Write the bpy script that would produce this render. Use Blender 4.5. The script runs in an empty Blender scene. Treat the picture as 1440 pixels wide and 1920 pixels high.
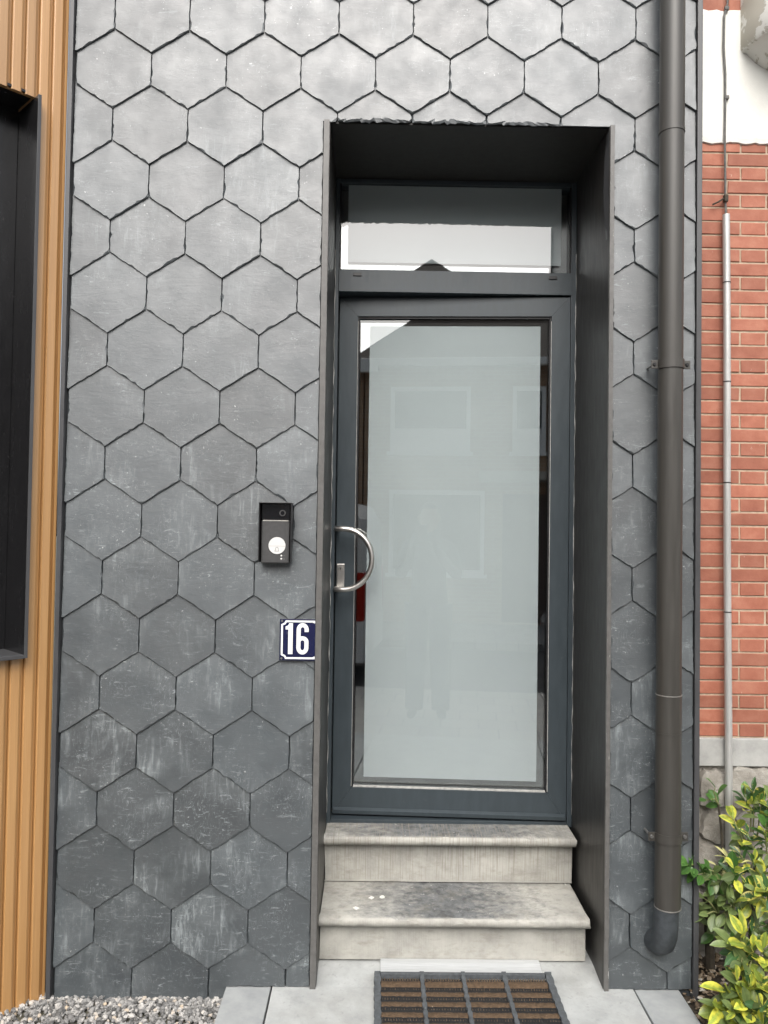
import bpy, bmesh, math, random
from mathutils import Vector, Matrix, Euler
random.seed(7)
R = math.radians
S = bpy.context.scene
COL = S.collection

# ------------------------------------------------------------------ camera
def cam_axes(yaw, pitch, roll):
    f = Vector((math.sin(yaw)*math.cos(pitch), math.cos(yaw)*math.cos(pitch), math.sin(pitch)))
    r0 = Vector((math.cos(yaw), -math.sin(yaw), 0)); u0 = r0.cross(f)
    r = math.cos(roll)*r0 + math.sin(roll)*u0; u = -math.sin(roll)*r0 + math.cos(roll)*u0
    return r, u, f
CR, CU, CF = cam_axes(0.0109, 0.0248, 0.0145)
CP = Vector((0.8958, -2.6597, 1.4906)); FPX = 1500.0
cd = bpy.data.cameras.new('camera'); cam = bpy.data.objects.new('camera', cd); COL.objects.link(cam)
m = Matrix((CR, CU, -CF)).transposed().to_4x4(); m.translation = CP
cam.matrix_world = m
cd.sensor_fit = 'VERTICAL'; cd.sensor_height = 36.0; cd.lens = 36.0*FPX/1920.0
cd.clip_start = 0.02; cd.clip_end = 500
S.camera = cam
def px_ray(x, y): return CF + CR*((x-720)/FPX) - CU*((y-960)/FPX)
def at(x, y, Y):                      # photo pixel -> point on the vertical plane y = Y
    d = px_ray(x, y); return CP + d*((Y-CP.y)/d.y)

# ------------------------------------------------------------------ sky, sun, exposure
SUN_EL, SUN_AZ = R(46), R(180)        # azimuth clockwise from +Y
W = bpy.data.worlds.new('World'); S.world = W; W.use_nodes = True
nt = W.node_tree; nt.nodes.clear()
sky = nt.nodes.new('ShaderNodeTexSky'); sky.sky_type = 'NISHITA'; sky.sun_disc = False
sky.sun_elevation = SUN_EL; sky.sun_rotation = SUN_AZ
sky.air_density = 1.0; sky.dust_density = 6.0; sky.ozone_density = 1.0
hs = nt.nodes.new('ShaderNodeHueSaturation'); hs.inputs['Saturation'].default_value = 0.38
bg = nt.nodes.new('ShaderNodeBackground'); bg.inputs['Strength'].default_value = 0.15
wo = nt.nodes.new('ShaderNodeOutputWorld')
nt.links.new(sky.outputs[0], hs.inputs['Color']); nt.links.new(hs.outputs[0], bg.inputs['Color']); nt.links.new(bg.outputs[0], wo.inputs['Surface'])
sl = bpy.data.lights.new('sun', 'SUN'); sl.energy = 1.05; sl.angle = R(70); sl.color = (1.0, 0.985, 0.955)
so = bpy.data.objects.new('sun', sl); COL.objects.link(so)
sd = Vector((math.sin(SUN_AZ)*math.cos(SUN_EL), math.cos(SUN_AZ)*math.cos(SUN_EL), math.sin(SUN_EL)))
so.rotation_euler = (-sd).to_track_quat('-Z', 'Y').to_euler(); so.location = sd*30
S.view_settings.view_transform = 'Standard'; S.view_settings.look = 'None'
S.view_settings.exposure = 0.78; S.view_settings.gamma = 1.0; S.view_settings.use_curve_mapping = False

# ------------------------------------------------------------------ material helpers
class NT:
    def __init__(s, name):
        s.m = bpy.data.materials.new(name); s.m.use_nodes = True
        s.t = s.m.node_tree; s.p = s.t.nodes['Principled BSDF']; s.out = s.t.nodes['Material Output']
    def n(s, typ, **kw):
        o = s.t.nodes.new(typ)
        for k, v in kw.items():
            if k in o.inputs: s.put(o.inputs[k], v)
            else: setattr(o, k, v)
        return o
    def put(s, sock, v):
        if isinstance(v, bpy.types.NodeSocket): s.t.links.new(v, sock)
        else:
            if isinstance(v, tuple) and len(v) == 3 and sock.type == 'RGBA': v = v + (1,)
            sock.default_value = v
    def set(s, **kw):
        for k, v in kw.items(): s.put(s.p.inputs[k.replace('_', ' ')], v)
    def pos(s, scale=(1,1,1), rnd=0.0):         # world position, shifted per object
        g = s.n('ShaderNodeNewGeometry').outputs['Position']
        mp = s.n('ShaderNodeVectorMath', operation='MULTIPLY'); s.put(mp.inputs[0], g); mp.inputs[1].default_value = scale
        v = mp.outputs[0]
        if rnd:
            oi = s.n('ShaderNodeObjectInfo').outputs['Random']
            mm = s.n('ShaderNodeMath', operation='MULTIPLY'); s.put(mm.inputs[0], oi); mm.inputs[1].default_value = rnd
            ad = s.n('ShaderNodeVectorMath', operation='ADD'); s.put(ad.inputs[0], v); s.put(ad.inputs[1], mm.outputs[0]); v = ad.outputs[0]
        return v
    def noise(s, vec, scale=5, detail=5, rough=.55, dist=0):
        o = s.n('ShaderNodeTexNoise', Vector=vec, Scale=scale, Detail=detail, Roughness=rough, Distortion=dist); return o.outputs['Fac']
    def ramp(s, fac, stops):
        o = s.n('ShaderNodeValToRGB'); s.put(o.inputs[0], fac); e = o.color_ramp.elements
        while len(e) < len(stops): e.new(.5)
        for i, (p, c) in enumerate(stops):
            e[i].position = p; e[i].color = (c if isinstance(c, tuple) else (c, c, c)) + (1,)
        return o.outputs[0]
    def math(s, op, a, b=0.0):
        o = s.n('ShaderNodeMath', operation=op); s.put(o.inputs[0], a); s.put(o.inputs[1], b); return o.outputs[0]
    def mix(s, fac, a, b):
        o = s.n('ShaderNodeMix', data_type='RGBA'); s.put(o.inputs[0], fac); s.put(o.inputs[6], a); s.put(o.inputs[7], b); return o.outputs[2]
    def bump(s, h, strength=.3, dist=.002, prev=None):
        o = s.n('ShaderNodeBump', Height=h, Strength=strength, Distance=dist)
        if prev: s.put(o.inputs['Normal'], prev)
        return o.outputs[0]
    def rand(s): return s.n('ShaderNodeObjectInfo').outputs['Random']
M = {}
def simple(name, c, rough=.5, var=.12, scale=30, metal=0.0, bump=.15, spec=.5, bd=.001):
    k = NT(name); f = k.noise(k.pos(), scale, 6)
    col = k.ramp(f, [(.3, tuple(x*(1-var) for x in c)), (.7, tuple(min(1, x*(1+var)) for x in c))])
    k.set(Base_Color=col, Roughness=k.math('ADD', k.math('MULTIPLY', f, .16), rough-.08), Metallic=metal, Specular_IOR_Level=spec)
    if bump: k.set(Normal=k.bump(f, bump, bd))
    M[name] = k.m; return k.m

def make_materials():
    # natural slate
    k = NT('slate'); v = k.pos(rnd=37.0)
    base = k.n('ShaderNodeMix', data_type='RGBA', blend_type='MULTIPLY'); base.inputs[0].default_value = 1
    b0 = k.ramp(k.noise(v, 4, 7, .6, .4), [(.28, (.027,.0345,.040)), (.5, (.041,.051,.0570)), (.75, (.064,.0755,.082))])
    k.put(base.inputs[6], b0); k.put(base.inputs[7], k.ramp(k.rand(), [(0, .78), (1, 1.25)])); col = base.outputs[2]
    zc = k.n('ShaderNodeSeparateXYZ', Vector=k.pos()).outputs[2]
    scuff = k.ramp(k.math('DIVIDE', zc, 3.0), [(.0, 1.0), (.28, .9), (.75, .42)])   # the wall is scuffed most within reach
    hz = k.noise(k.pos((9, 9, 34), 37.0), 2.6, 8, .70, 1.2)          # short scuffs
    vt = k.noise(k.pos((42, 42, 7), 37.0), 1.5, 7, .65, .6)          # run marks
    blot = k.ramp(k.noise(v, 7, 7, .7, .5), [(.45, 0.0), (.62, 1.0)])
    blot2 = k.ramp(k.noise(v, 4.2, 6, .6, .3), [(.50, 0.0), (.70, 1.0)])
    m1 = k.math('MULTIPLY', k.ramp(hz, [(.575, 0.0), (.67, 1.0)]), k.math('ADD', k.math('MULTIPLY', blot, .8), .22))
    m2 = k.math('MULTIPLY', k.ramp(vt, [(.50, 0.0), (.68, .85)]), blot2)
    scr = k.noise(k.pos((14, 14, 5), 91.0), 3.0, 3, .5, 2.5)         # thin wandering scratches
    m3 = k.math('MULTIPLY', k.ramp(scr, [(.491, 0.0), (.5, 1.0), (.509, 0.0)]), k.math('MULTIPLY', blot, .9))
    m4 = k.math('MULTIPLY', blot2, .20)
    mm = k.math('MINIMUM', k.math('MULTIPLY', k.math('ADD', k.math('ADD', m1, m2), k.math('ADD', m3, m4)), scuff), .9)
    col = k.mix(mm, col, (.27, .305, .315))
    sp = k.ramp(k.noise(v, 95, 3, .5), [(.69, 0.0), (.74, 1.0)])    # pale specks
    col = k.mix(k.math('MULTIPLY', sp, k.math('MULTIPLY', blot, .8)), col, (.5, .52, .52))
    cr = k.noise(k.pos((5, 5, 20), 53.0), 1.6, 5, .6, 1.6)           # riven ledges: narrow steps along the cleavage
    led = k.ramp(cr, [(.485, 0.0), (.50, 1.0), (.60, 1.0), (.612, 0.0)])
    nrm = k.bump(k.noise(v, 9, 5, .5), .24, .008)
    nrm = k.bump(led, .13, .0012, nrm); nrm = k.bump(k.noise(v, 60, 5, .65), .08, .0014, nrm)
    k.set(Base_Color=col, Roughness=k.ramp(k.noise(v, 12, 5), [(.3, .43), (.7, .57)]), IOR=2.0, Normal=nrm)
    M['slate'] = k.m
    # composite timber cladding
    k = NT('timber'); v = k.pos((60, 60, 1.3), 11.0)
    g = k.noise(v, 2.2, 8, .62, .5)
    col = k.ramp(g, [(.25, (.36,.185,.058)), (.5, (.42,.225,.078)), (.78, (.48,.270,.100))])
    per = k.n('ShaderNodeMix', data_type='RGBA', blend_type='MULTIPLY'); per.inputs[0].default_value = 1
    k.put(per.inputs[6], col); k.put(per.inputs[7], k.ramp(k.rand(), [(0, .88), (1, 1.1)]))
    k.set(Base_Color=per.outputs[2], Roughness=.44, IOR=2.0, Normal=k.bump(g, .06, .001)); M['timber'] = k.m
    # coated aluminium: door profile grey-blue, lining brown-black, trim
    for name, c, r in (('door_paint', (.040,.052,.060), .38), ('lining_paint', (.028,.0265,.0245), .42), ('trim_paint', (.060,.061,.064), .34), ('window_black', (.012,.012,.013), .22)):
        k = NT(name); f = k.noise(k.pos((9, 9, 2.0)), 5, 6, .6)
        dust = k.ramp(k.noise(k.pos(), 60, 6, .7), [(.62, 0.0), (.8, .22)])
        cc = k.ramp(f, [(.3, tuple(x*.9 for x in c)), (.7, tuple(x*1.12 for x in c))])
        k.set(Base_Color=k.mix(dust, cc, (.16,.16,.155)), Roughness=k.ramp(f, [(.3, r-.05), (.7, r+.07)]), Normal=k.bump(k.noise(k.pos(), 420, 2), .05, .0004)); M[name] = k.m
    k = NT('chipped_edge'); f = k.noise(k.pos((1,1,1)), 38, 7, .7)
    chip = k.ramp(k.noise(k.pos((30, 30, 4)), 5, 6, .7), [(.66, 0.0), (.70, 1.0)])
    k.set(Base_Color=k.mix(chip, k.ramp(f, [(.3, (.085,.083,.079)), (.7, (.13,.127,.122))]), (.42,.42,.40)), Roughness=.42); M['chipped_edge'] = k.m
    # zinc / painted downpipe
    k = NT('pipe_paint'); f = k.noise(k.pos((22, 22, 1.2)), 3, 7, .65)
    k.set(Base_Color=k.ramp(f, [(.25, (.034,.032,.028)), (.75, (.054,.051,.045))]), Roughness=k.ramp(f, [(.3, .36), (.7, .50)]), IOR=1.55, Normal=k.bump(f, .06, .001)); M['pipe_paint'] = k.m
    simple('cast_iron', (.043,.050,.056), .5, .25, 60, 0, .3)
    simple('worn_metal', (.32,.31,.29), .4, .15, 80, .6)
    simple('steel', (.62,.60,.57), .36, .05, 90, 1.0, .03)
    simple('screw', (.28,.28,.27), .35, .2, 200, .8)
    simple('black_plastic', (.013,.013,.014), .34, .2, 60, 0, .04)
    simple('grey_plastic', (.052,.052,.053), .45, .12, 80, 0, .05)
    simple('white_plastic', (.62,.62,.61), .4, .03, 50, 0, 0)
    simple('icon_grey', (.16,.16,.16), .5, .03, 50, 0, 0)
    simple('lens_black', (.006,.006,.007), .06, .1, 50, 0, 0)
    simple('gasket', (.008,.008,.009), .6, .2, 60, 0, .1)
    simple('bead', (.42,.42,.40), .45, .25, 60, 0, .1)
    k = NT('enamel_blue'); f = k.noise(k.pos(), 55, 7, .7); wear = k.ramp(f, [(.60, 0.0), (.68, .6)])
    k.set(Base_Color=k.mix(wear, (.011,.013,.048), (.10,.10,.13)), Roughness=.22); M['enamel_blue'] = k.m
    k = NT('enamel_white'); wear = k.ramp(k.noise(k.pos(), 70, 7, .7), [(.64, 0.0), (.72, .7)])
    k.set(Base_Color=k.mix(wear, (.74,.75,.76), (.12,.12,.16)), Roughness=.25); M['enamel_white'] = k.m
    # glass: transparent with a mirror share that follows Fresnel
    for name, ior, tint in (('outer_glass', 2.05, (.95,.97,.97)), ('inner_glass', 3.3, (.80,.84,.84)), ('dark_glass', 1.9, (.25,.27,.28))):
        k = NT(name); k.t.nodes.remove(k.p)
        fr0 = k.n('ShaderNodeFresnel', IOR=ior); bf = k.n('ShaderNodeNewGeometry').outputs['Backfacing']; tr = k.n('ShaderNodeBsdfTransparent', Color=tint)
        gl = k.n('ShaderNodeBsdfGlossy', Roughness=.004); mx = k.n('ShaderNodeMixShader')
        k.put(mx.inputs[0], k.math('MULTIPLY', fr0.outputs[0], k.math('SUBTRACT', 1.0, bf))); k.put(mx.inputs[1], tr.outputs[0]); k.put(mx.inputs[2], gl.outputs[0]); k.put(k.out.inputs[0], mx.outputs[0]); M[name] = k.m
    k = NT('film'); f = k.noise(k.pos(), 3, 4)
    k.set(Base_Color=k.ramp(f, [(.3, (.395,.418,.425)), (.7, (.415,.438,.445))]), Roughness=.7, Specular_IOR_Level=.2); M['film'] = k.m
    # bluestone steps
    k = NT('step_stone'); v = k.pos()
    f = k.noise(v, 8, 8, .65); col = k.ramp(f, [(.25, (.26,.255,.235)), (.5, (.395,.387,.352)), (.75, (.50,.49,.447))])
    nz = k.n('ShaderNodeSeparateXYZ'); g = k.n('ShaderNodeNewGeometry'); k.put(nz.inputs[0], g.outputs['Normal'])
    up = k.ramp(nz.outputs[2], [(.75, 0.0), (.95, 1.0)])
    sx = k.n('ShaderNodeSeparateXYZ'); k.put(sx.inputs[0], v)
    mid = k.math('SUBTRACT', 1.0, k.math('MULTIPLY', k.math('ABSOLUTE', k.math('SUBTRACT', sx.outputs[0], 1.17)), 2.1))
    worn = k.math('ADD', mid, k.math('MULTIPLY', k.math('SUBTRACT', k.noise(k.pos((1, 1.6, 1)), 21, 9, .78), .5), 2.0))
    worn = k.math('ADD', worn, k.math('MULTIPLY', k.math('GREATER_THAN', sx.outputs[2], .3), .28))
    worn = k.math('MULTIPLY', k.ramp(worn, [(.18, 0.0), (.85, .95)]), up)
    col = k.mix(worn, col, k.ramp(k.noise(v, 30, 7, .7), [(.35, (.055,.059,.063)), (.7, (.19,.197,.20))]))
    sp = k.ramp(k.noise(k.pos((60, 60, 60)), 1.1, 4, .6), [(.66, 0.0), (.70, .8)])
    col = k.mix(k.math('MULTIPLY', sp, worn), col, (.55,.55,.52))
    grime = k.ramp(k.noise(k.pos((5, 5, 12)), 2.4, 9, .75), [(.50, 0.0), (.75, .62)])
    col = k.mix(grime, col, (.20,.185,.15))
    chis = k.noise(k.pos((260, 6, 5)), 1.0, 3, .6)
    rz = k.math('GREATER_THAN', k.n('ShaderNodeSeparateXYZ', Vector=v).outputs[2], .2)
    col = k.mix(k.math('MULTIPLY', k.ramp(chis, [(.50, 0.0), (.64, .62)]), rz), col, (.24,.22,.185))
    nrm = k.bump(chis, .55, .003); nrm = k.bump(k.noise(v, 40, 8, .7), .5, .004, nrm)
    k.set(Base_Color=col, Roughness=.78, Specular_IOR_Level=.3, Normal=nrm); M['step_stone'] = k.m
    # concrete slab
    k = NT('slab'); v = k.pos(); f = k.noise(v, 7, 9, .7)
    col = k.ramp(f, [(.25, (.26,.272,.268)), (.5, (.37,.383,.378)), (.78, (.47,.484,.476))])
    col = k.mix(k.ramp(k.noise(v, 45, 7, .75), [(.56, 0.0), (.70, .55)]), col, (.20,.205,.195)); col = k.mix(k.ramp(k.noise(v, 3.5, 8, .7, .6), [(.50, 0.0), (.75, .5)]), col, (.24,.24,.22))
    k.set(Base_Color=col, Roughness=.8, Normal=k.bump(k.noise(v, 70, 6, .7), .35, .002)); M['slab'] = k.m
    k = NT('bluestone'); v = k.pos(); f = k.noise(v, 9, 8, .65)
    k.set(Base_Color=k.ramp(f, [(.3, (.25,.265,.27)), (.7, (.36,.375,.375))]), Roughness=.66, Normal=k.bump(k.noise(v, 90, 5), .25, .001)); M['bluestone'] = k.m
    # bricks, plaster, rubble
    k = NT('brick'); v = k.pos(rnd=23.0); f = k.noise(v, 14, 7, .65)
    col = k.ramp(f, [(.25, (.265,.085,.050)), (.5, (.345,.125,.077)), (.8, (.43,.190,.125))])
    per = k.n('ShaderNodeMix', data_type='RGBA', blend_type='MULTIPLY'); per.inputs[0].default_value = 1
    k.put(per.inputs[6], col); k.put(per.inputs[7], k.ramp(k.rand(), [(0, .80), (1, 1.12)]))
    lime = k.ramp(k.noise(k.pos((30, 30, 14), 23.0), 2.2, 7, .7), [(.67, 0.0), (.72, .75)])
    c2 = k.mix(lime, per.outputs[2], (.62,.46,.38))
    k.set(Base_Color=c2, Roughness=.72, Normal=k.bump(k.noise(v, 80, 6, .7), .4, .002)); M['brick'] = k.m
    k = NT('mortar'); v = k.pos(); f = k.noise(v, 40, 8, .7)
    k.set(Base_Color=k.ramp(f, [(.3, (.33,.25,.175)), (.7, (.50,.40,.30))]), Roughness=.9, Normal=k.bump(f, .6, .004)); M['mortar'] = k.m
    k = NT('plaster'); v = k.pos(); f = k.noise(v, 5, 8, .65)
    col = k.ramp(f, [(.3, (.66,.655,.61)), (.6, (.74,.74,.70))])
    col = k.mix(k.ramp(k.noise(v, 22, 7, .7), [(.66, 0.0), (.8, .35)]), col, (.52,.48,.40))
    k.set(Base_Color=col, Roughness=.75, Normal=k.bump(k.noise(v, 60, 7, .7), .35, .002)); M['plaster'] = k.m
    k = NT('peeling'); v = k.pos(); pl = k.ramp(k.noise(v, 7.5, 8, .68, .4), [(.485, 0.0), (.50, 1.0)])
    k.set(Base_Color=k.mix(pl, (.50,.475,.41), (.74,.735,.69)), Roughness=.8, Normal=k.bump(pl, .6, .003)); M['peeling'] = k.m
    k = NT('plinth'); v = k.pos(); f = k.noise(v, 10, 8, .7)
    col = k.ramp(f, [(.25, (.25,.255,.245)), (.5, (.37,.37,.355)), (.8, (.47,.47,.45))])
    k.set(Base_Color=col, Roughness=.8, Normal=k.bump(f, .3, .003)); M['plinth'] = k.m
    k = NT('rubble'); v = k.pos(rnd=19.0); f = k.noise(v, 11, 9, .7)
    col = k.ramp(f, [(.25, (.15,.135,.115)), (.45, (.27,.25,.22)), (.6, (.36,.34,.305)), (.8, (.46,.44,.40))])
    k.set(Base_Color=col, Roughness=.88, Normal=k.bump(k.noise(v, 22, 9, .7), .8, .012)); M['rubble'] = k.m
    # ground
    k = NT('asphalt'); f = k.noise(k.pos(), 60, 8, .7); k.set(Base_Color=k.ramp(f, [(.3, (.04,.04,.042)), (.7, (.075,.075,.078))]), Roughness=.85, Normal=k.bump(f, .5, .005)); M['asphalt'] = k.m
    k = NT('paving'); v = k.pos(); br = k.n('ShaderNodeTexBrick', Vector=v, Scale=1.0); br.inputs['Color1'].default_value = (.27,.26,.25,1); br.inputs['Color2'].default_value = (.34,.33,.31,1); br.inputs['Mortar'].default_value = (.12,.115,.11,1)
    br.inputs['Brick Width'].default_value = .3; br.inputs['Row Height'].default_value = .3; br.inputs['Mortar Size'].default_value = .006
    k.set(Base_Color=br.outputs[0], Roughness=.85); M['paving'] = k.m
    k = NT('soil'); v = k.pos(); f = k.noise(v, 26, 9, .75)
    k.set(Base_Color=k.ramp(f, [(.3, (.035,.027,.019)), (.55, (.085,.066,.046)), (.75, (.20,.165,.12))]), Roughness=.95, Normal=k.bump(f, 1.0, .02)); M['soil'] = k.m
    k = NT('earth'); f = k.noise(k.pos(), .4, 8, .7); k.set(Base_Color=k.ramp(f, [(.3, (.10,.10,.075)), (.7, (.17,.16,.12))]), Roughness=.95); M['earth'] = k.m
    for nm, stops in (('pebble', [(0, (.09,.09,.088)), (.35, (.19,.188,.184)), (.7, (.32,.316,.305)), (.93, (.48,.465,.44)), (1, (.50,.36,.20))]),
                      ('litter', [(0, (.10,.07,.045)), (.4, (.20,.145,.09)), (.75, (.34,.27,.19)), (1, (.62,.60,.55))])):
        k = NT(nm); at_ = k.n('ShaderNodeAttribute', attribute_name='tone').outputs['Fac']
        f = k.noise(k.pos(), 120, 6, .7); c = k.n('ShaderNodeMix', data_type='RGBA', blend_type='MULTIPLY'); c.inputs[0].default_value = 1
        k.put(c.inputs[6], k.ramp(at_, stops)); k.put(c.inputs[7], k.ramp(f, [(.3, .75), (.7, 1.15)]))
        k.set(Base_Color=c.outputs[2], Roughness=.75, Normal=k.bump(f, .3, .002)); M[nm] = k.m
    # door mat
    simple('rubber', (.075,.083,.09), .6, .3, 70, 0, .4, bd=.002)
    k = NT('coir'); v = k.pos((1, 1, 1)); f = k.noise(k.pos((90, 90, 60)), 1, 7, .75)
    col = k.ramp(f, [(.25, (.035,.022,.011)), (.5, (.080,.050,.027)), (.8, (.150,.098,.056))])
    sp = k.ramp(k.noise(v, 150, 3, .6), [(.70, 0.0), (.76, .8)])
    k.set(Base_Color=k.mix(sp, col, (.45,.42,.36)), Roughness=.85, Normal=k.bump(f, .8, .004)); M['coir'] = k.m
    simple('bristle', (.105,.075,.046), .8, .3, 200, 0, .2)
    k = NT('alu_strip'); f = k.noise(k.pos((4, 60, 60)), 3, 7, .7); k.set(Base_Color=k.ramp(f, [(.3, (.48,.50,.51)), (.7, (.60,.62,.63))]), Roughness=.42, Metallic=.35, Normal=k.bump(f, .1, .001)); M['alu_strip'] = k.m
    # conduit
    k = NT('conduit'); f = k.noise(k.pos((30, 30, 2)), 3, 8, .7); k.set(Base_Color=k.ramp(f, [(.3, (.40,.40,.385)), (.7, (.58,.58,.565))]), Roughness=.38, Metallic=.35, Normal=k.bump(f, .1, .001)); M['conduit'] = k.m
    simple('cable', (.10,.098,.092), .6, .3, 60, 0, .2)
    # leaves
    def leafmat(name, inner, edge, thr, soft, noisy=.25):
        k = NT(name); tc = k.n('ShaderNodeTexCoord').outputs['Object']; s = k.n('ShaderNodeSeparateXYZ'); k.put(s.inputs[0], tc)
        d = k.math('ABSOLUTE', s.outputs[0]); ad = k.n('ShaderNodeVectorMath', operation='ADD'); k.put(ad.inputs[0], tc); k.put(ad.inputs[1], k.math('MULTIPLY', k.rand(), 40.0))
        nz = k.noise(ad.outputs[0], 5.5, 4, .6)
        e = k.math('ADD', k.math('MULTIPLY', d, 3.2), k.math('MULTIPLY', k.math('SUBTRACT', nz, .5), noisy*6))
        e = k.math('ADD', e, k.math('MULTIPLY', k.math('SUBTRACT', k.rand(), .5), .5))
        msk = k.ramp(e, [(max(0, thr-soft), 0.0), (min(1, thr+soft), 1.0)])
        vein = k.ramp(d, [(0.0, .55), (.035, 0.0)])
        c = k.mix(msk, inner, edge); c = k.mix(vein, c, tuple(min(1, x*1.5+.03) for x in inner))
        per = k.n('ShaderNodeMix', data_type='RGBA', blend_type='MULTIPLY'); per.inputs[0].default_value = 1
        k.put(per.inputs[6], c); k.put(per.inputs[7], k.ramp(k.rand(), [(0, .75), (1, 1.15)])); c = per.outputs[2]
        k.set(Base_Color=c, Roughness=.34)
        tl = k.n('ShaderNodeBsdfTranslucent'); k.put(tl.inputs[0], c); mx = k.n('ShaderNodeMixShader'); mx.inputs[0].default_value = .22
        k.put(mx.inputs[1], k.p.outputs[0]); k.put(mx.inputs[2], tl.outputs[0]); k.put(k.out.inputs[0], mx.outputs[0]); M[name] = k.m
    leafmat('leaf_green', (.060,.150,.030), (.105,.225,.050), .5, .4)
    leafmat('leaf_olive', (.115,.165,.055), (.19,.245,.085), .5, .4)
    leafmat('leaf_yellow', (.25,.33,.055), (.62,.61,.085), .38, .18, .2)
    leafmat('leaf_variegated', (.055,.13,.04), (.74,.66,.16), .52, .1, .28)
    leafmat('leaf_cream', (.42,.42,.19), (.60,.55,.24), .4, .3)
    simple('bark', (.060,.050,.036), .9, .3, 60, 0, .6, bd=.003)
    simple('twig', (.20,.21,.085), .7, .25, 60, 0, .3)
    # street behind the viewer
    simple('render_beige', (.42,.39,.34), .85, .08, 12, 0, .2)
    k = NT('far_brick'); br = k.n('ShaderNodeTexBrick', Vector=k.pos((1, 1, 1)), Scale=1.0)
    mp = k.n('ShaderNodeMapping'); k.put(mp.inputs[0], k.pos()); mp.inputs['Rotation'].default_value = (R(90), 0, 0); k.put(br.inputs['Vector'], mp.outputs[0])
    br.inputs['Color1'].default_value = (.33,.20,.125,1); br.inputs['Color2'].default_value = (.42,.27,.17,1); br.inputs['Mortar'].default_value = (.45,.40,.32,1)
    br.inputs['Brick Width'].default_value = .22; br.inputs['Row Height'].default_value = .065; br.inputs['Mortar Size'].default_value = .006
    k.set(Base_Color=br.outputs[0], Roughness=.85); M['far_brick'] = k.m
    simple('roof_tile', (.085,.060,.045), .7, .25, 20, 0, .3)
    simple('white_paint', (.75,.75,.74), .4, .05, 20, 0, 0)
    simple('car_white', (.74,.75,.76), .2, .02, 5, 0, 0); simple('car_grey', (.22,.23,.24), .2, .04, 5, 0, 0)
    simple('tail_red', (.35,.010,.008), .2, .1, 40, 0, 0); simple('tyre', (.02,.02,.02), .8, .2, 40, 0, .2)
    simple('rim', (.45,.45,.46), .35, .1, 40, .8, 0)
    simple('hall_wall', (.55,.53,.49), .9, .05, 6, 0, .1); simple('hall_tile', (.38,.34,.29), .5, .1, 8, 0, .1)
    simple('skin', (.30,.18,.125), .6, .06, 30, 0, .1); simple('jacket', (.025,.028,.038), .8, .2, 40, 0, .3); simple('jeans', (.035,.045,.075), .85, .2, 60, 0, .3); simple('hair', (.03,.02,.014), .6, .2, 60, 0, .3)
make_materials()

# ------------------------------------------------------------------ mesh helpers
WL = {}
def tag(o, label=None, cat=None, group=None, kind=None):
    if label: o['label'] = label
    if cat: o['category'] = cat
    if group: o['group'] = group
    if kind: o['kind'] = kind
    return o
def thing(name, loc, label, cat, group=None, parent=None):
    o = bpy.data.objects.new(name, None); COL.objects.link(o); o.empty_display_size = .1
    loc = Vector(loc); WL[o] = loc
    if parent: o.parent = parent; o.location = loc - WL[parent]
    else: o.location = loc
    return tag(o, label, cat, group)
def bevelled_box(x0, x1, y0, y1, z0, z1, b=0.0):
    if b <= 0:
        v = [(x, y, z) for x in (x0, x1) for y in (y0, y1) for z in (z0, z1)]
        return v, [(0,1,3,2), (4,6,7,5), (0,4,5,1), (2,3,7,6), (0,2,6,4), (1,5,7,3)]
    bm = bmesh.new(); bmesh.ops.create_cube(bm, size=1)
    for q in bm.verts: q.co = Vector((x0+(q.co.x+.5)*(x1-x0), y0+(q.co.y+.5)*(y1-y0), z0+(q.co.z+.5)*(z1-z0)))
    bmesh.ops.bevel(bm, geom=list(bm.edges), offset=b, segments=2, profile=.6, affect='EDGES')
    bm.verts.index_update(); v = [tuple(q.co) for q in bm.verts]; f = [tuple(q.index for q in p.verts) for p in bm.faces]; bm.free(); return v, f
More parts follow.
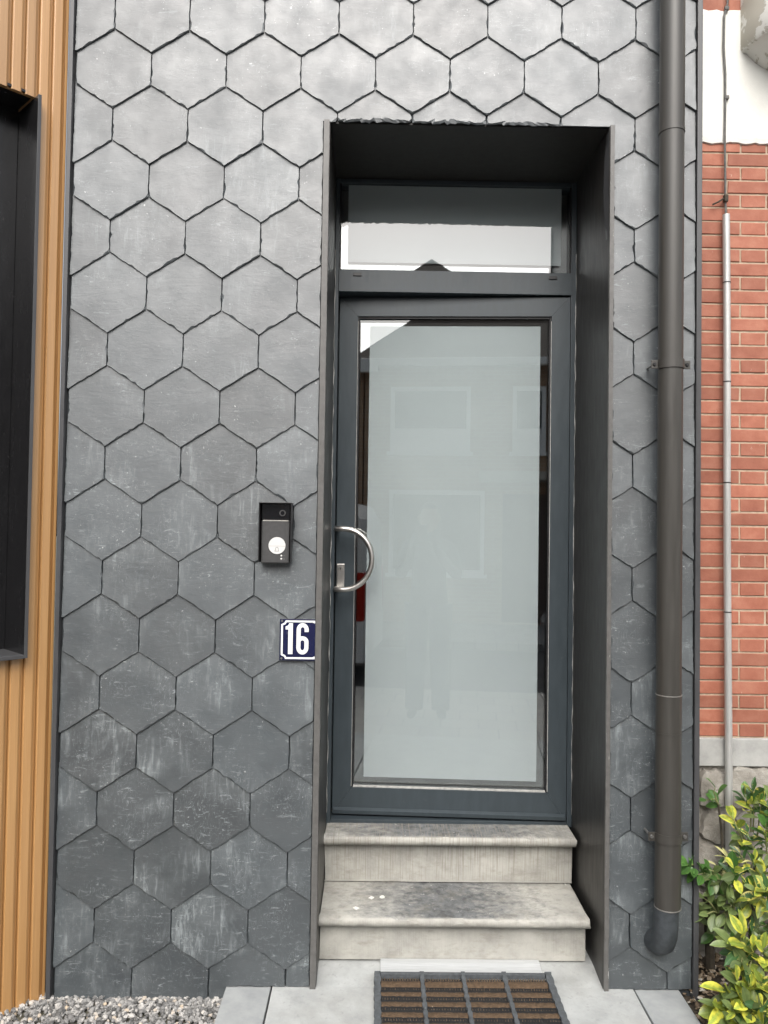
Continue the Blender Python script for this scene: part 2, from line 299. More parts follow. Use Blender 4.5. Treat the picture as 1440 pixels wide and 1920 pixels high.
class MB:
    def __init__(s): s.v = []; s.f = []; s.tone = []
    def add(s, v, f, M_=None):
        n = len(s.v)
        if M_ is not None: v = [M_ @ Vector(q) for q in v]
        s.v += [tuple(q) for q in v]; s.f += [tuple(i+n for i in q) for q in f]; return s
    def box(s, x0, x1, y0, y1, z0, z1, b=0.0, M_=None): return s.add(*bevelled_box(x0, x1, y0, y1, z0, z1, b), M_)
    def prism(s, poly, a0, a1, axis='y', M_=None):      # poly of (u,w); extruded along axis
        f3 = {'y': lambda u, w, a: (u, a, w), 'x': lambda u, w, a: (a, u, w), 'z': lambda u, w, a: (u, w, a)}[axis]
        n = len(poly); v = [f3(u, w, a0) for u, w in poly] + [f3(u, w, a1) for u, w in poly]
        f = [tuple(range(n)), tuple(reversed(range(n, 2*n)))] + [(i, i+n, (i+1) % n + n, (i+1) % n) for i in range(n)]
        return s.add(v, f, M_)
    def tube(s, pts, r, n=10, cap=True):
        pts = [Vector(p) for p in pts]; rs = r if isinstance(r, (list, tuple)) else [r]*len(pts)
        b = len(s.v); up = None
        for i, p in enumerate(pts):
            t = (pts[min(i+1, len(pts)-1)] - pts[max(i-1, 0)]).normalized()
            if up is None: up = t.orthogonal().normalized()
            up = (up - t*up.dot(t)).normalized(); w = t.cross(up)
            for k in range(n):
                a = 2*math.pi*k/n; s.v.append(tuple(p + (up*math.cos(a) + w*math.sin(a))*rs[i]))
        for i in range(len(pts)-1):
            for k in range(n):
                s.f.append((b+i*n+k, b+i*n+(k+1) % n, b+(i+1)*n+(k+1) % n, b+(i+1)*n+k))
        if cap:
            s.f.append(tuple(reversed(range(b, b+n)))); e = b+(len(pts)-1)*n; s.f.append(tuple(range(e, e+n)))
        return s
    def build(s, name, mat, parent=None, smooth=False, origin=None, kind=None, local=False):
        vs = [Vector(q) for q in s.v]
        lo = Vector([min(q[i] for q in vs) for i in range(3)]); hi = Vector([max(q[i] for q in vs) for i in range(3)])
        c = Vector(origin) if origin is not None else Vector(((lo.x+hi.x)/2, (lo.y+hi.y)/2, (lo.z+hi.z)/2))
        me = bpy.data.meshes.new(name); me.from_pydata([q-c for q in vs], [], s.f); me.update()
        bm = bmesh.new(); bm.from_mesh(me); bmesh.ops.recalc_face_normals(bm, faces=bm.faces); bm.to_mesh(me); bm.free()
        if s.tone:
            at_ = me.attributes.new('tone', 'FLOAT', 'FACE'); at_.data.foreach_set('value', s.tone)
        if smooth:
            me.polygons.foreach_set('use_smooth', [True]*len(me.polygons))
            try: me.set_sharp_from_angle(angle=R(40))
            except Exception: pass
        me.materials.append(M[mat])
        o = bpy.data.objects.new(name, me); COL.objects.link(o)
        if parent:
            o.parent = parent; o.location = c if local else c - WL[parent]
        else: o.location = c
        WL[o] = c
        if kind: o['kind'] = kind
        return o
def box(name, mat, x0, x1, y0, y1, z0, z1, b=0.0, parent=None, local=False, **kw):
    return MB().box(x0, x1, y0, y1, z0, z1, b).build(name, mat, parent, local=local, **kw)
def arc(cx, cy, r, a0, a1, n): return [(cx+r*math.cos(R(a0+(a1-a0)*i/n)), cy+r*math.sin(R(a0+(a1-a0)*i/n))) for i in range(n+1)]

# ------------------------------------------------------------------ ground
def sheet(name, mat, x0, x1, y0, y1, z, nx=1, ny=1, zf=None):
    b = MB()
    for j in range(ny+1):
        for i in range(nx+1):
            x = x0+(x1-x0)*i/nx; y = y0+(y1-y0)*j/ny; b.v.append((x, y, zf(x, y) if zf else z))
    for j in range(ny):
        for i in range(nx):
            a = j*(nx+1)+i; b.f.append((a, a+1, a+nx+2, a+nx+1))
    o = b.build(name, mat, kind='structure', smooth=bool(zf)); return o
sheet('ground', 'earth', -150, 150, -150, 150, -.20)
box('road', 'asphalt', -60, 60, -7.6, -4.2, -.196, -.13).__setitem__('kind', 'structure')
box('pavement', 'paving', -60, 60, -4.2, -2.3, -.19, -.03, .008).__setitem__('kind', 'structure')
box('far_pavement', 'paving', -60, 60, -9.9, -7.6, -.19, -.02, .008).__setitem__('kind', 'structure')
def slab_z(x, y):
    t = min(1, max(0, (y+.06)/.19)); return .02*t*t*(3-2*t) + .0012*math.sin(x*5)*math.sin(y*6+1)
def path_slab(name, mat, x0, x1, y0, y1):
    b = MB(); nx, ny = 8, 24; pts = []
    for j in range(ny+1):
        for i in range(nx+1):
            x = x0+(x1-x0)*i/nx; y = y0+(y1-y0)*j/ny; b.v.append((x, y, slab_z(x, y)))
    for j in range(ny):
        for i in range(nx):
            a = j*(nx+1)+i; b.f.append((a, a+1, a+nx+2, a+nx+1))
    rim = [i for i in range(nx)] + [j*(nx+1)+nx for j in range(ny)] + [ny*(nx+1)+nx-i for i in range(nx)] + [(ny-j)*(nx+1) for j in range(ny)]
    n = len(b.v); b.v += [(b.v[i][0], b.v[i][1], -.18) for i in rim]
    for q in range(len(rim)): b.f.append((rim[q], rim[(q+1) % len(rim)], n+(q+1) % len(rim), n+q))
    return b.build(name, mat, kind='structure')
path_slab('path', 'slab', .584, 1.763, -2.29, .45)
def kerb(name, x0, x1, y0, y1):
    o = box(name, 'bluestone', x0, x1, y0, y1, -.18, .002, .004); o['kind'] = 'structure'; return o
kerb('path_border_left', .432, .578, -1.0, .0); kerb('path_border_left', .432, .578, -2.29, -1.006)
kerb('path_border_right', 1.769, 1.915, -1.0, .0); kerb('path_border_right', 1.769, 1.915, -2.29, -1.006)
sheet('gravel_bed', 'earth', -6, .431, -2.29, .12, -.052)
sheet('soil_bed', 'soil', 1.916, 6, -2.29, .25, -.04, 90, 60, lambda x, y: -.045 + .05*max(0, min(1, (y+.3)/.5)) + .012*math.sin(x*23+y*9)*math.sin(y*31-x*7))

def pebble_shape(rnd):
    bm = bmesh.new(); bmesh.ops.create_icosphere(bm, subdivisions=1, radius=1)
    for q in bm.verts: q.co *= rnd.uniform(.72, 1.15)
    bm.verts.index_update(); r = ([q.co.copy() for q in bm.verts], [tuple(v.index for v in f.verts) for f in bm.faces]); bm.free(); return r
def scatter(name, mat, label, cat, n, fpos, size, flat, seed, tones=(0, 1)):
    rnd = random.Random(seed); shp = [pebble_shape(rnd) for _ in range(12)]; b = MB()
    for _ in range(n):
        p = fpos(rnd); s = rnd.uniform(*size)*rnd.choice((1, 1, 1, 1.25, .75)); v, f = rnd.choice(shp)
        mt = Matrix.Translation(p) @ Euler((rnd.uniform(-.5, .5), rnd.uniform(-.5, .5), rnd.uniform(0, 6.3))).to_matrix().to_4x4() @ Matrix.Diagonal((s, s*rnd.uniform(.55, .95), s*flat*rnd.uniform(.7, 1.2), 1))
        b.add(v, f, mt); b.tone += [rnd.uniform(*tones)]*len(f)
    return tag(b.build(name, mat), label, cat, kind='stuff')
def gpos(r):
    y = -.004 - 1.1*r.random()**1.6; x = r.uniform(-.24+y*1.05, .428)
    return Vector((x, y, -.045 + r.random()*.013))
scatter('gravel', 'pebble', 'grey crushed gravel bed at the foot of the slate wall', 'gravel', 6500, gpos, (.006, .0115), .7, 3, (0, .975))
def lpos(r):
    x = r.uniform(1.93, 2.6); y = r.uniform(-.6, .19)
    return Vector((x, y, -.036 + .05*max(0, min(1, (y+.3)/.5)) + r.random()*.01))
scatter('ground_litter', 'litter', 'brown soil litter with small stones under the shrubs', 'litter', 2200, lpos, (.005, .014), .45, 4)

# ------------------------------------------------------------------ slate house
OXL, OXR, OZT = .7255, 1.664, 2.862       # clear opening between the metal linings
PXL, PXR = -.129, 1.955                    # slate panel
w_, h_, ve = .25, .1886, .108; sl_ = h_-ve
house = thing('slate_clad_house', (.92, 0, 0), 'house front clad in dark hexagonal slates around the recessed glass door', 'house')
wb = MB(); wb.box(PXL-.018, OXL-.002, .0, .5, -.1, 4.0); wb.box(OXR+.002, PXR+.018, .0, .5, -.1, 4.0); wb.box(OXL-.002, OXR+.002, .0, .5, OZT+.012, 4.0)
wb.build('wall_backing', 'cast_iron', house)

def slate_outline(r, c):
    zp = 3.16 - r*h_; x0 = (c + .5*(r % 2))*w_; x1 = x0+w_; xm = x0+w_/2; g = .0009
    return [(xm, zp-sl_), (x1-g, zp), (x1-g, zp+ve+.012), (xm, zp+ve+sl_+.014), (x0+g, zp+ve+.012), (x0+g, zp)], zp
def dens(poly, step):
    out = []
    for i, p in enumerate(poly):
        q = poly[(i+1) % len(poly)]; n = max(1, int(math.dist(p, q)/step))
        out += [(p[0]+(q[0]-p[0])*k/n, p[1]+(q[1]-p[1])*k/n, i, 0 < k < n) for k in range(n)]
    return out
def clip(poly, ax, lim, keep_less):
    out = []
    ins = (lambda p: p[ax] <= lim) if keep_less else (lambda p: p[ax] >= lim)
    for i in range(len(poly)):
        a, b = poly[i-1], poly[i]
        if ins(a) != ins(b):
            t = (lim-a[ax])/(b[ax]-a[ax]); out.append((a[0]+(b[0]-a[0])*t, a[1]+(b[1]-a[1])*t))
        if ins(b): out.append(b)
    return out
def cut_corner(poly, xc, zc, side):        # remove the quadrant (x beyond xc on the opening side, z < zc)
    d = [(p[0], p[1]) for p in dens(poly, .004)]
    inside = [((p[0] > xc) if side > 0 else (p[0] < xc)) and p[1] < zc for p in d]
    if not any(inside) or all(inside): return poly if not any(inside) else []
    n = len(d); i0 = next(i for i in range(n) if inside[i] and not inside[i-1])
    seq = [d[(i0+k) % n] for k in range(n)]; fl = [inside[(i0+k) % n] for k in range(n)]
    m_ = next(k for k in range(n) if not fl[k]); rest = seq[m_:]
    a, b = rest[-1], rest[0]
    def snap(p): return (xc, p[1]) if abs(p[0]-xc) < abs(p[1]-zc) else (p[0], zc)
    rest = [p for k, p in enumerate(rest)]
    mid = [(xc, zc)] if (abs(snap(a)[0]-snap(b)[0]) > 1e-6 and abs(snap(a)[1]-snap(b)[1]) > 1e-6) else []
    full = rest + [snap(a)] + mid + [snap(b)]
    out = []                                # thin collinear points
    for i, p in enumerate(full):
        a2, b2 = full[i-1], full[(i+1) % len(full)]
        cr = (p[0]-a2[0])*(b2[1]-p[1])-(p[1]-a2[1])*(b2[0]-p[0])
        if abs(cr) > 1e-7: out.append(p)
    return out
srnd = random.Random(21); nslate = 0
FL = .0200                                  # outer width of the lining flange
for r in range(-3, 18):
    for c in range(-1, 9):
        poly, zp = slate_outline(r, c)
        poly = clip(poly, 0, PXL, False)
        if len(poly) >= 3: poly = clip(poly, 0, PXR, True)
        if len(poly) < 3: continue
        cx = sum(p[0] for p in poly)/len(poly)
        zb = -.042 if min(p[0] for p in poly) < .43 else .004
        poly = clip(poly, 1, zb, False)
        if len(poly) >= 3 and zb < 0 and max(p[0] for p in poly) > .43: poly = cut_corner(poly, .431, .004, 1)
        if len(poly) < 3: continue
        xs = [p[0] for p in poly]; zs = [p[1] for p in poly]
        if max(xs)-min(xs) < .012 or max(zs)-min(zs) < .012: continue
        xl, xr = OXL-FL-.002, OXR+.0155
        if min(zs) < OZT:
            if min(xs) >= OXL and max(xs) <= OXR: poly = clip(poly, 1, OZT+.002, False)
            elif min(xs) < xl < max(xs):
                poly = clip(poly, 0, xl, True) if max(zs) <= OZT else cut_corner(poly, xl, OZT+.002, 1)
            elif min(xs) < xr < max(xs):
                poly = clip(poly, 0, xr, False) if max(zs) <= OZT else cut_corner(poly, xr, OZT+.002, -1)
            elif xl <= min(xs) and max(xs) <= xr: poly = clip(poly, 1, OZT+.002, False)
        if len(poly) < 3: continue
        zs = [p[1] for p in poly]; xs = [p[0] for p in poly]
        if max(xs)-min(xs) < .01 or max(zs)-min(zs) < .01: continue
        ztop = zp+ve+sl_+.014; t = srnd.uniform(.0062, .0082); lift = srnd.uniform(-.0006, .0012); skew = srnd.uniform(-.004, .004)
        d = dens(poly, .0115); n = len(d); cxm = (min(xs)+max(xs))/2; czm = (min(zs)+max(zs))/2
        def yf(x, z): return -.0068 - .0122*(ztop-z)/.30 - lift + skew*(x-cxm)
        mid_, fr, bk = [], [], []
        rag = srnd.uniform(.5, 1.2); chipc = srnd.random()*6
        for q, (x, z, e, inner) in enumerate(d):
            dx, dz = cxm-x, czm-z; L = max(math.hypot(dx, dz), .02); dx /= L; dz /= L
            low = z < czm; onlint = abs(z-(OZT+.002)) < .003 and x > xl and x < xr
            j = srnd.uniform(-.0004, .0012)*rag
            if onlint: j = srnd.uniform(-.004, .006)
            ins = srnd.uniform(.0004, .0011) if (inner and e in (1, 4) and len(poly) == 6) else srnd.uniform(.0006, .0022)
            if low and (math.sin(q*.9+chipc) > .55 or srnd.random() < .12): ins += srnd.uniform(.001, .0055)*rag
            if onlint: ins += srnd.uniform(.003, .014)
            ox, oz = x+dx*j, z+dz*j
            if abs(x-PXL) < .002 or abs(x-PXR) < .002: ox = x
            bk.append((ox, yf(ox, oz)+t, oz)); mid_.append((ox, yf(ox, oz)+t*srnd.uniform(.35, .6), oz))
            ix, iz = x+dx*(j+ins), z+dz*(j+ins); fr.append((ix, yf(ix, iz), iz))
        b = MB(); b.v = fr+mid_+bk
        b.f = [tuple(range(n))] + [(i, (i+1) % n, n+(i+1) % n, n+i) for i in range(n)] + [(n+i, n+(i+1) % n, 2*n+(i+1) % n, 2*n+i) for i in range(n)]
        b.build('slate', 'slate', house); nslate += 1

# metal corner trims and opening linings
box('edge_trim', 'trim_paint', PXL-.0165, PXL-.002, -.030, .02, -.05, 4.0, .002, house)
box('edge_trim', 'trim_paint', PXR+.0015, PXR+.0185, -.024, .30, -.045, 4.0, .002, house)
def wavy_strip(name, mat, x0, x1, y0, y1, z0, z1, parent, amp, seed, n=60):
    rr = random.Random(seed); b = MB()
    for i in range(n+1):
        z = z0+(z1-z0)*i/n; o1 = rr.uniform(-amp, amp)
        b.v += [(x0, y1, z), (x0+o1*.2, y0, z), (x1+o1, y0+abs(o1)*.3, z), (x1+o1*.5, y1, z)]
    for i in range(n):
        for k in range(4): b.f.append((4*i+k, 4*i+(k+1) % 4, 4*i+4+(k+1) % 4, 4*i+4+k))
    b.f += [(0, 1, 2, 3), tuple(4*n+k for k in (3, 2, 1, 0))]
    return b.build(name, mat, parent)
box('door_lining', 'lining_paint', OXL-.0165, OXL, -.010, .416, .001, OZT+.0005, .0, house)
box('door_lining', 'lining_paint', OXR, OXR+.0125, -.010, .416, .001, OZT+.0005, .0, house)
wavy_strip('lining_edge', 'chipped_edge', OXL-FL, OXL-.001, -.0235, -.0102, .0, OZT+.001, house, .0006, 1)
wavy_strip('lining_edge', 'chipped_edge', OXR+.0008, OXR+.0145, -.0235, -.0102, .0, OZT+.001, house, .0006, 2)
box('soffit_panel', 'lining_paint', OXL-.0015, OXR+.0015, .004, .47, OZT+.0012, OZT+.010, 0, house)
# bent protective foil edge on the right lining
b = MB(); rr = random.Random(5)
for i in range(15):
    z = 2.845-.36*i/14; k = math.sin(math.pi*i/14); b.v += [(OXR-.0015, .012+.05*k*.4, z), (OXR-.004-.004*k, .004+.02*k+rr.uniform(0, .004), z), (OXR-.0012, -.012+.002*k, z)]
for i in range(14):
    b.f += [(3*i, 3*i+1, 3*i+4, 3*i+3), (3*i+1, 3*i+2, 3*i+5, 3*i+4)]
b.build('loose_foil', 'trim_paint', house, smooth=True)
# sealant beads
for x, s in ((OXL+.002, 11), (OXR-.002, 12)):
    rr = random.Random(s); pts = []; z = .42
    while z < 2.6: pts.append((x+rr.uniform(-.0015, .0015), .4155+rr.uniform(-.001, .001), z)); z += .03
    MB().tube(pts, [rr.choice((.0003, .0006, .0009, .0018)) for _ in pts], 6).build('sealant', 'bead', house)

# door frame (fixed)
FY = .418
fr = thing('door_frame', (1.19, FY, .39), None, None, parent=house)
def fbox(name, mat, *a, b=.0015, **kw): return box(name, mat, *a, b, fr, **kw)
fbox('jamb', 'door_paint', OXL+.0005, .7405, FY, .50, .372, OZT-.0005)
fbox('jamb', 'door_paint', 1.6445, OXR-.0005, FY, .50, .372, OZT-.0005)
fbox('head', 'door_paint', .741, 1.644, FY+.002, .50, 2.846, OZT-.0005)
fbox('transom_bar', 'door_paint', .741, 1.644, FY-.006, .50, 2.418, 2.504)
fbox('threshold', 'door_paint', .741, 1.644, FY+.004, .52, .374, .391)
fbox('light_leak_blocker', 'door_paint', .7275, .772, .548, .578, .392, 2.47); fbox('light_leak_blocker', 'door_paint', .7725, 1.60, .548, .578, 2.385, 2.47)  # unseen strips added behind the leaf to block light leaking through its gaps
for x in (.813, 1.571):
    o = MB().box(x-.016, x+.016, FY-.011, FY-.0062, 2.478, 2.490, .001).build('drain_cap', 'black_plastic', fr)
# transom light
tw = thing('transom_window', (1.19, FY+.02, 2.505), None, None, parent=house)
TX0, TX1, TZ0, TZ1 = .7415, 1.6435, 2.5045, 2.8455
box('outer_pane', 'outer_glass', TX0, TX1, FY+.014, FY+.018, TZ0, TZ1, 0, tw)
box('inner_pane', 'inner_glass', TX0, TX1, FY+.034, FY+.038, TZ0, TZ1, 0, tw)
box('frosted_film', 'film', TX0+.032, TX1-.036, FY+.0185, FY+.0192, TZ0+.036, TZ1-.002, 0, tw)
for a in ((TX0, TX0+.005, TZ0, TZ1), (TX1-.005, TX1, TZ0, TZ1)): box('gasket', 'gasket', a[0]+.0004, a[1], FY+.006, FY+.0135, a[2]+.0005, a[3]-.0005, 0, tw)
# door leaf, ajar: hinged on the right, pushed in by a few degrees
HX = 1.6425
door = bpy.data.objects.new('door', None); COL.objects.link(door); door.parent = house
door.location = Vector((HX, FY+.004, .394)) - WL[house]; door.rotation_euler = (0, 0, R(-3.4)); WL[door] = Vector((0, 0, 0))
LW, LH = .8985, 2.018                      # local: x from -LW to 0, z from 0 to LH, front face y = 0
ST, TR, BR = .071, .074, .104
def dp(poly, name, mat='door_paint', y0=0., y1=.062):
    return MB().prism(poly, y0, y1).build(name, mat, door, local=True)
g = .0006
dp([(-LW, 0), (-LW+ST, BR), (-LW+ST, LH-TR), (-LW, LH)], 'stile'); dp([(0, 0), (0, LH), (-ST, LH-TR), (-ST, BR)], 'stile')
dp([(-LW+g, LH), (-LW+ST+g, LH-TR), (-ST-g, LH-TR), (-g, LH)], 'rail'); dp([(-LW+g, 0), (-g, 0), (-ST-g, BR), (-LW+ST+g, BR)], 'rail')
MB().prism([(0, .001), (-.012, .006), (-.014, .020), (-.004, .026), (0, .027)], -LW+.004, -.004, 'x').build('weather_bar', 'door_paint', door, local=True)
gx0, gx1, gz0, gz1 = -LW+ST, -ST, BR, LH-TR
box('outer_pane', 'outer_glass', gx0+.0005, gx1-.0005, .018, .022, gz0+.0005, gz1-.0005, 0, door, local=True)
box('inner_pane', 'inner_glass', gx0+.0005, gx1-.0005, .038, .042, gz0+.0005, gz1-.0005, 0, door, local=True)
box('frosted_film', 'film', gx0+.047, gx1-.040, .0225, .0232, gz0+.036, gz1-.034, 0, door, local=True)
for a in ((gx0+.0005, gx0+.0075, gz0+.001, gz1-.001), (gx1-.0075, gx1-.0005, gz0+.001, gz1-.001), (gx0+.008, gx1-.008, gz1-.0085, gz1-.0006)):
    box('gasket', 'gasket', a[0], a[1], .006, .0175, a[2], a[3], 0, door, local=True)
box('glazing_bead', 'bead', gx0+.008, gx1-.008, .004, .0175, gz0+.0006, gz0+.0052, 0, door, local=True)
box('glazing_bead', 'bead', gx1-.0022, gx1-.0004, -.0006, .005, gz0+.0052, gz1-.02, 0, door, local=True)
box('glazing_bead', 'bead', gx0+.0004, gx0+.0018, -.0006, .005, gz0+.0052, gz1-.02, 0, door, local=True)
# D-shaped pull
hz = 1.384-.394; hx0 = -LW+.005; hy = -.075
pts = [(hx0, 0, hz+.116), (hx0, hy+.018, hz+.116), (hx0+.006, hy+.004, hz+.116), (hx0+.022, hy, hz+.116)]
pts += [(hx0+.030+.110*math.sin(a), hy, hz+.116*math.cos(a)) for a in [math.pi*i/24 for i in range(25)]]
pts += [(hx0+.022, hy, hz-.116), (hx0+.006, hy+.004, hz-.116), (hx0, hy+.018, hz-.116), (hx0, 0, hz-.116)]
MB().tube(pts, .0102, 14).build('pull_handle', 'steel', door, smooth=True, local=True)
lx = -LW+.003; lz = 1.318-.394
lk = MB().box(lx, lx+.031, -.010, -.0004, lz-.046, lz+.046, .003).build('lock_plate', 'steel', door, local=True)
cy = MB().tube([(lx+.0155, -.0105, lz+.026), (lx+.0155, -.0135, lz+.026)], .0085, 18); cy.build('lock_cylinder', 'worn_metal', door, local=True)
MB().box(lx+.0138, lx+.0172, -.0139, -.0137, lz+.021, lz+.031).build('keyhole', 'gasket', door, local=True)

# hallway behind the door
box('hallway_floor', 'hall_tile', OXL-.4, OXR+.4, .53, 4.2, .30, .372).__setitem__('kind', 'structure')
hb = MB(); hb.box(OXL-.46, OXL-.40, .505, 4.2, .2, 3.0); o = hb.build('hallway_wall_left', 'hall_wall', kind='structure')
o = MB().box(OXR+.40, OXR+.46, .505, 4.2, .2, 3.0).build('hallway_wall_right', 'hall_wall', kind='structure')
o = MB().box(OXL-.46, OXR+.46, 4.2, 4.26, .2, 3.0).build('hallway_wall_back', 'hall_wall', kind='structure')
o = MB().box(OXL-.46, OXR+.46, .505, 4.26, 3.0, 3.06).build('hallway_ceiling', 'hall_wall', kind='structure')

# ------------------------------------------------------------------ stone steps
steps = thing('stone_steps', (1.19, .2, 0), 'two worn bluestone steps up to the glass door', 'steps')
def step(x0, x1, yn, zt, zb, yr, yback, seed, jag):
    rr = random.Random(seed); nt_ = .040
    prof = [(yback, zt+.004), (yn+.030, zt), (yn+.010, zt-.003), (yn+.002, zt-.010), (yn, zt-.019), (yn+.003, zt-.029), (yn+.012, zt-.037), (yr-.006, zt-nt_-.001), (yr, zt-nt_-.007), (yr+.001, zb+.004), (yr+.001, zb), (yback, zb)]
    b = MB(); n = 56
    for i in range(n+1):
        x = x0+(x1-x0)*i/n; e = rr.uniform(-1, 1)
        for k, (y, z) in enumerate(prof):
            jx = 0
            if i in (0, n): jx = rr.uniform(-.003, .003) - (.004 if 1 < k < 7 else 0)*(1 if i == n else -1)*-1
            dy = (rr.uniform(0, .0022) + max(0, math.sin(i*.7+seed))*.0012*jag) if 1 <= k <= 6 else 0
            if 1 <= k <= 3 and rr.random() < .10*jag: dy += rr.uniform(.002, .006)
            b.v.append((x+jx, y+dy, z-(rr.uniform(0, .001) if k < 4 else 0)))
    m_ = len(prof)
    for i in range(n):
        for k in range(m_): b.f.append((i*m_+k, i*m_+(k+1) % m_, (i+1)*m_+(k+1) % m_, (i+1)*m_+k))
    b.f += [tuple(range(m_)), tuple(reversed(range(n*m_, n*m_+m_)))]
    return b.build('step', 'step_stone', steps, smooth=True)
step(.728, 1.642, .074, .188, .0255, .118, .60, 3, 1.0)
step(.727, 1.647, .292, .378, .1935, .342, .60, 8, .6)

for i_, (x_, y_) in enumerate(((697, 1683), (717, 1682), (668, 1703), (1060, 1658))):
    d_ = px_ray(x_, y_); p = CP + d_*((.189-CP.z)/d_.z); rr = random.Random(40+i_); n = 7; rad_ = .011 if i_ < 3 else .005
    poly = [(p.x+rad_*rr.uniform(.45, 1.25)*math.cos(6.283*q/n), p.y+rad_*rr.uniform(.45, 1.25)*math.sin(6.283*q/n)) for q in range(n)]
    tag(MB().prism(poly, .1875, .1905, 'z').build('paint_chip', 'plaster'), ('leftmost white paint chip on the lower step near its nosing', 'left one of two adjacent white paint chips on the lower step', 'right one of two adjacent white paint chips on the lower step', 'tiny white chip at the right back corner of the lower step')[(1, 2, 0, 3)[i_]], 'paint chip', 'paint chips on the lower step')
# ------------------------------------------------------------------ aluminium strip and door mat
strip = MB().prism([(.1165, .0215), (.1165, .030), (.094, .029), (.080, .025), (.066, .0225), (.047, .022), (.047, .0105)], .936, 1.478, 'x')
tag(strip.build('metal_strip', 'alu_strip'), 'pale folded aluminium strip between the lower step and the door mat', 'metal strip')
mx0, mx1, my0, my1, mz = .916, 1.506, -.84, .044, .0
mat_ = thing('door_mat', (1.21, -.3, 0), 'ribbed brown scraper mat with grey rubber frame in front of the steps', 'door mat')
def scallop(name, x0, x1):
    rr = random.Random(int(x0*1000)); b = MB(); n = 60
    for i in range(n+1):
        y = my0+(my1-my0)*i/n; o1 = .003*math.sin(i*2.1) + rr.uniform(-.001, .001); zs = slab_z(x0, y)
        b.v += [(x0-o1, y, zs+.002), (x0-o1*.6, y, zs+.017), (x1+o1*.6, y, zs+.017), (x1+o1, y, zs+.002)]
    for i in range(n):
        for k in range(4): b.f.append((4*i+k, 4*i+(k+1) % 4, 4*i+4+(k+1) % 4, 4*i+4+k))
    b.f += [(0, 1, 2, 3), tuple(4*n+k for k in (3, 2, 1, 0))]
    return b.build(name, 'rubber', mat_)
scallop('frame_side', mx0, mx0+.020); scallop('frame_side', mx1-.022, mx1)
xs_ = [mx0+.0205+(mx1-mx0-.0425)*i/4 for i in range(5)]
for i in (1, 2, 3): scallop('divider', xs_[i]-.0065, xs_[i]+.0065)
box('frame_side', 'rubber', mx0+.0205, mx1-.0225, my1-.014, my1, .009, .026, .002, mat_)
box('mat_base', 'gasket', mx0+.003, mx1-.003, my0+.002, my1-.015, -.0025, .0035, 0, mat_).location.z += .006
pitch = .0545; ny = int((my1-my0-.03)/pitch)
rr = random.Random(9); nub = MB()
for j in range(ny):
    y = my1-.020-pitch*(j+.5)
    for i in range(4):
        x0 = xs_[i]+(.0070 if i else .0008); x1 = xs_[i+1]-(.0070 if i < 3 else .0008)
        b = MB(); n = 26; pr = [(-.0180, .003), (-.014, .0085), (-.007, .0115), (.001, .0125), (.009, .0108), (.0145, .007), (.016, .003)]
        for q in range(n+1):
            x = x0+(x1-x0)*q/n
            for (py, pz) in pr:
                zz = slab_z(x, y); b.v.append((x, y+py+rr.uniform(-.0012, .0012), zz+pz*rr.uniform(.88, 1.1)+.001))
        m_ = len(pr)
        for q in range(n):
            for k in range(m_-1): b.f.append((q*m_+k, q*m_+k+1, (q+1)*m_+k+1, (q+1)*m_+k))
        b.f += [tuple(range(m_)), tuple(reversed(range(n*m_, n*m_+m_)))]
        b.build('brush_rib', 'coir', mat_, smooth=True)
        x = x0+.004
        while x < x1-.003:
            zz = slab_z(x, y); yy = y+.0265; hgt = rr.uniform(.011, .016)
            nub.add([(x-.0025, yy-.004, zz+.005), (x+.0025, yy-.004, zz+.005), (x+.0025, yy+.004, zz+.005), (x-.0025, yy+.004, zz+.005), (x+rr.uniform(-.001, .001), yy, zz+hgt)], [(0, 1, 4), (1, 2, 4), (2, 3, 4), (3, 0, 4)]); x += .0085
nub.build('bristles', 'bristle', mat_, kind='stuff')

# ------------------------------------------------------------------ doorbell
bell = thing('doorbell', (.571, -.02, 1.385), 'black video doorbell with a white push button under a metal hood', 'doorbell')
bx0, bx1, bz0, bz1 = .519, .625, 1.384, 1.581; by = -.018
b = MB()
b.box(bx0, bx0+.003, by-.052, by, bz0+.002, bz1-.003, .0008); b.box(bx1-.003, bx1, by-.052, by, bz0+.002, bz1-.003, .0008); b.box(bx0+.0002, bx1-.0002, by-.054, by, bz1-.0029, bz1, .0008)
b.box(bx0+.0031, bx1-.0031, by-.0022, by-.0002, bz0+.002, bz1-.003); b.build('hood', 'black_plastic', bell)
MB().box(bx0+.0075, bx1-.0075, by-.034, by-.0024, bz0, bz1-.058, .004).build('face_plate', 'grey_plastic', bell)
MB().box(bx0+.0065, bx1-.0065, by-.030, by-.0024, bz1-.0575, bz1-.0035, .002).build('camera_window', 'lens_black', bell)
MB().box(bx0+.011, bx1-.011, by-.0352, by-.030, bz1-.061, bz1-.0578, .0008).build('light_strip', 'worn_metal', bell)
lens = MB().tube([(.594, by-.0302, bz1-.034), (.594, by-.0335, bz1-.034)], .0105, 20).build('camera_lens', 'grey_plastic', bell)
MB().tube([(.594, by-.0336, bz1-.034), (.594, by-.0342, bz1-.034)], .0065, 20).build('lens_glass', 'lens_black', bell)
bc = (.578, 1.441); btn = MB().tube([(bc[0], by-.0342, bc[1]), (bc[0], by-.0362, bc[1])], .0275, 36).build('push_button', 'white_plastic', bell)
fy = by-.0366
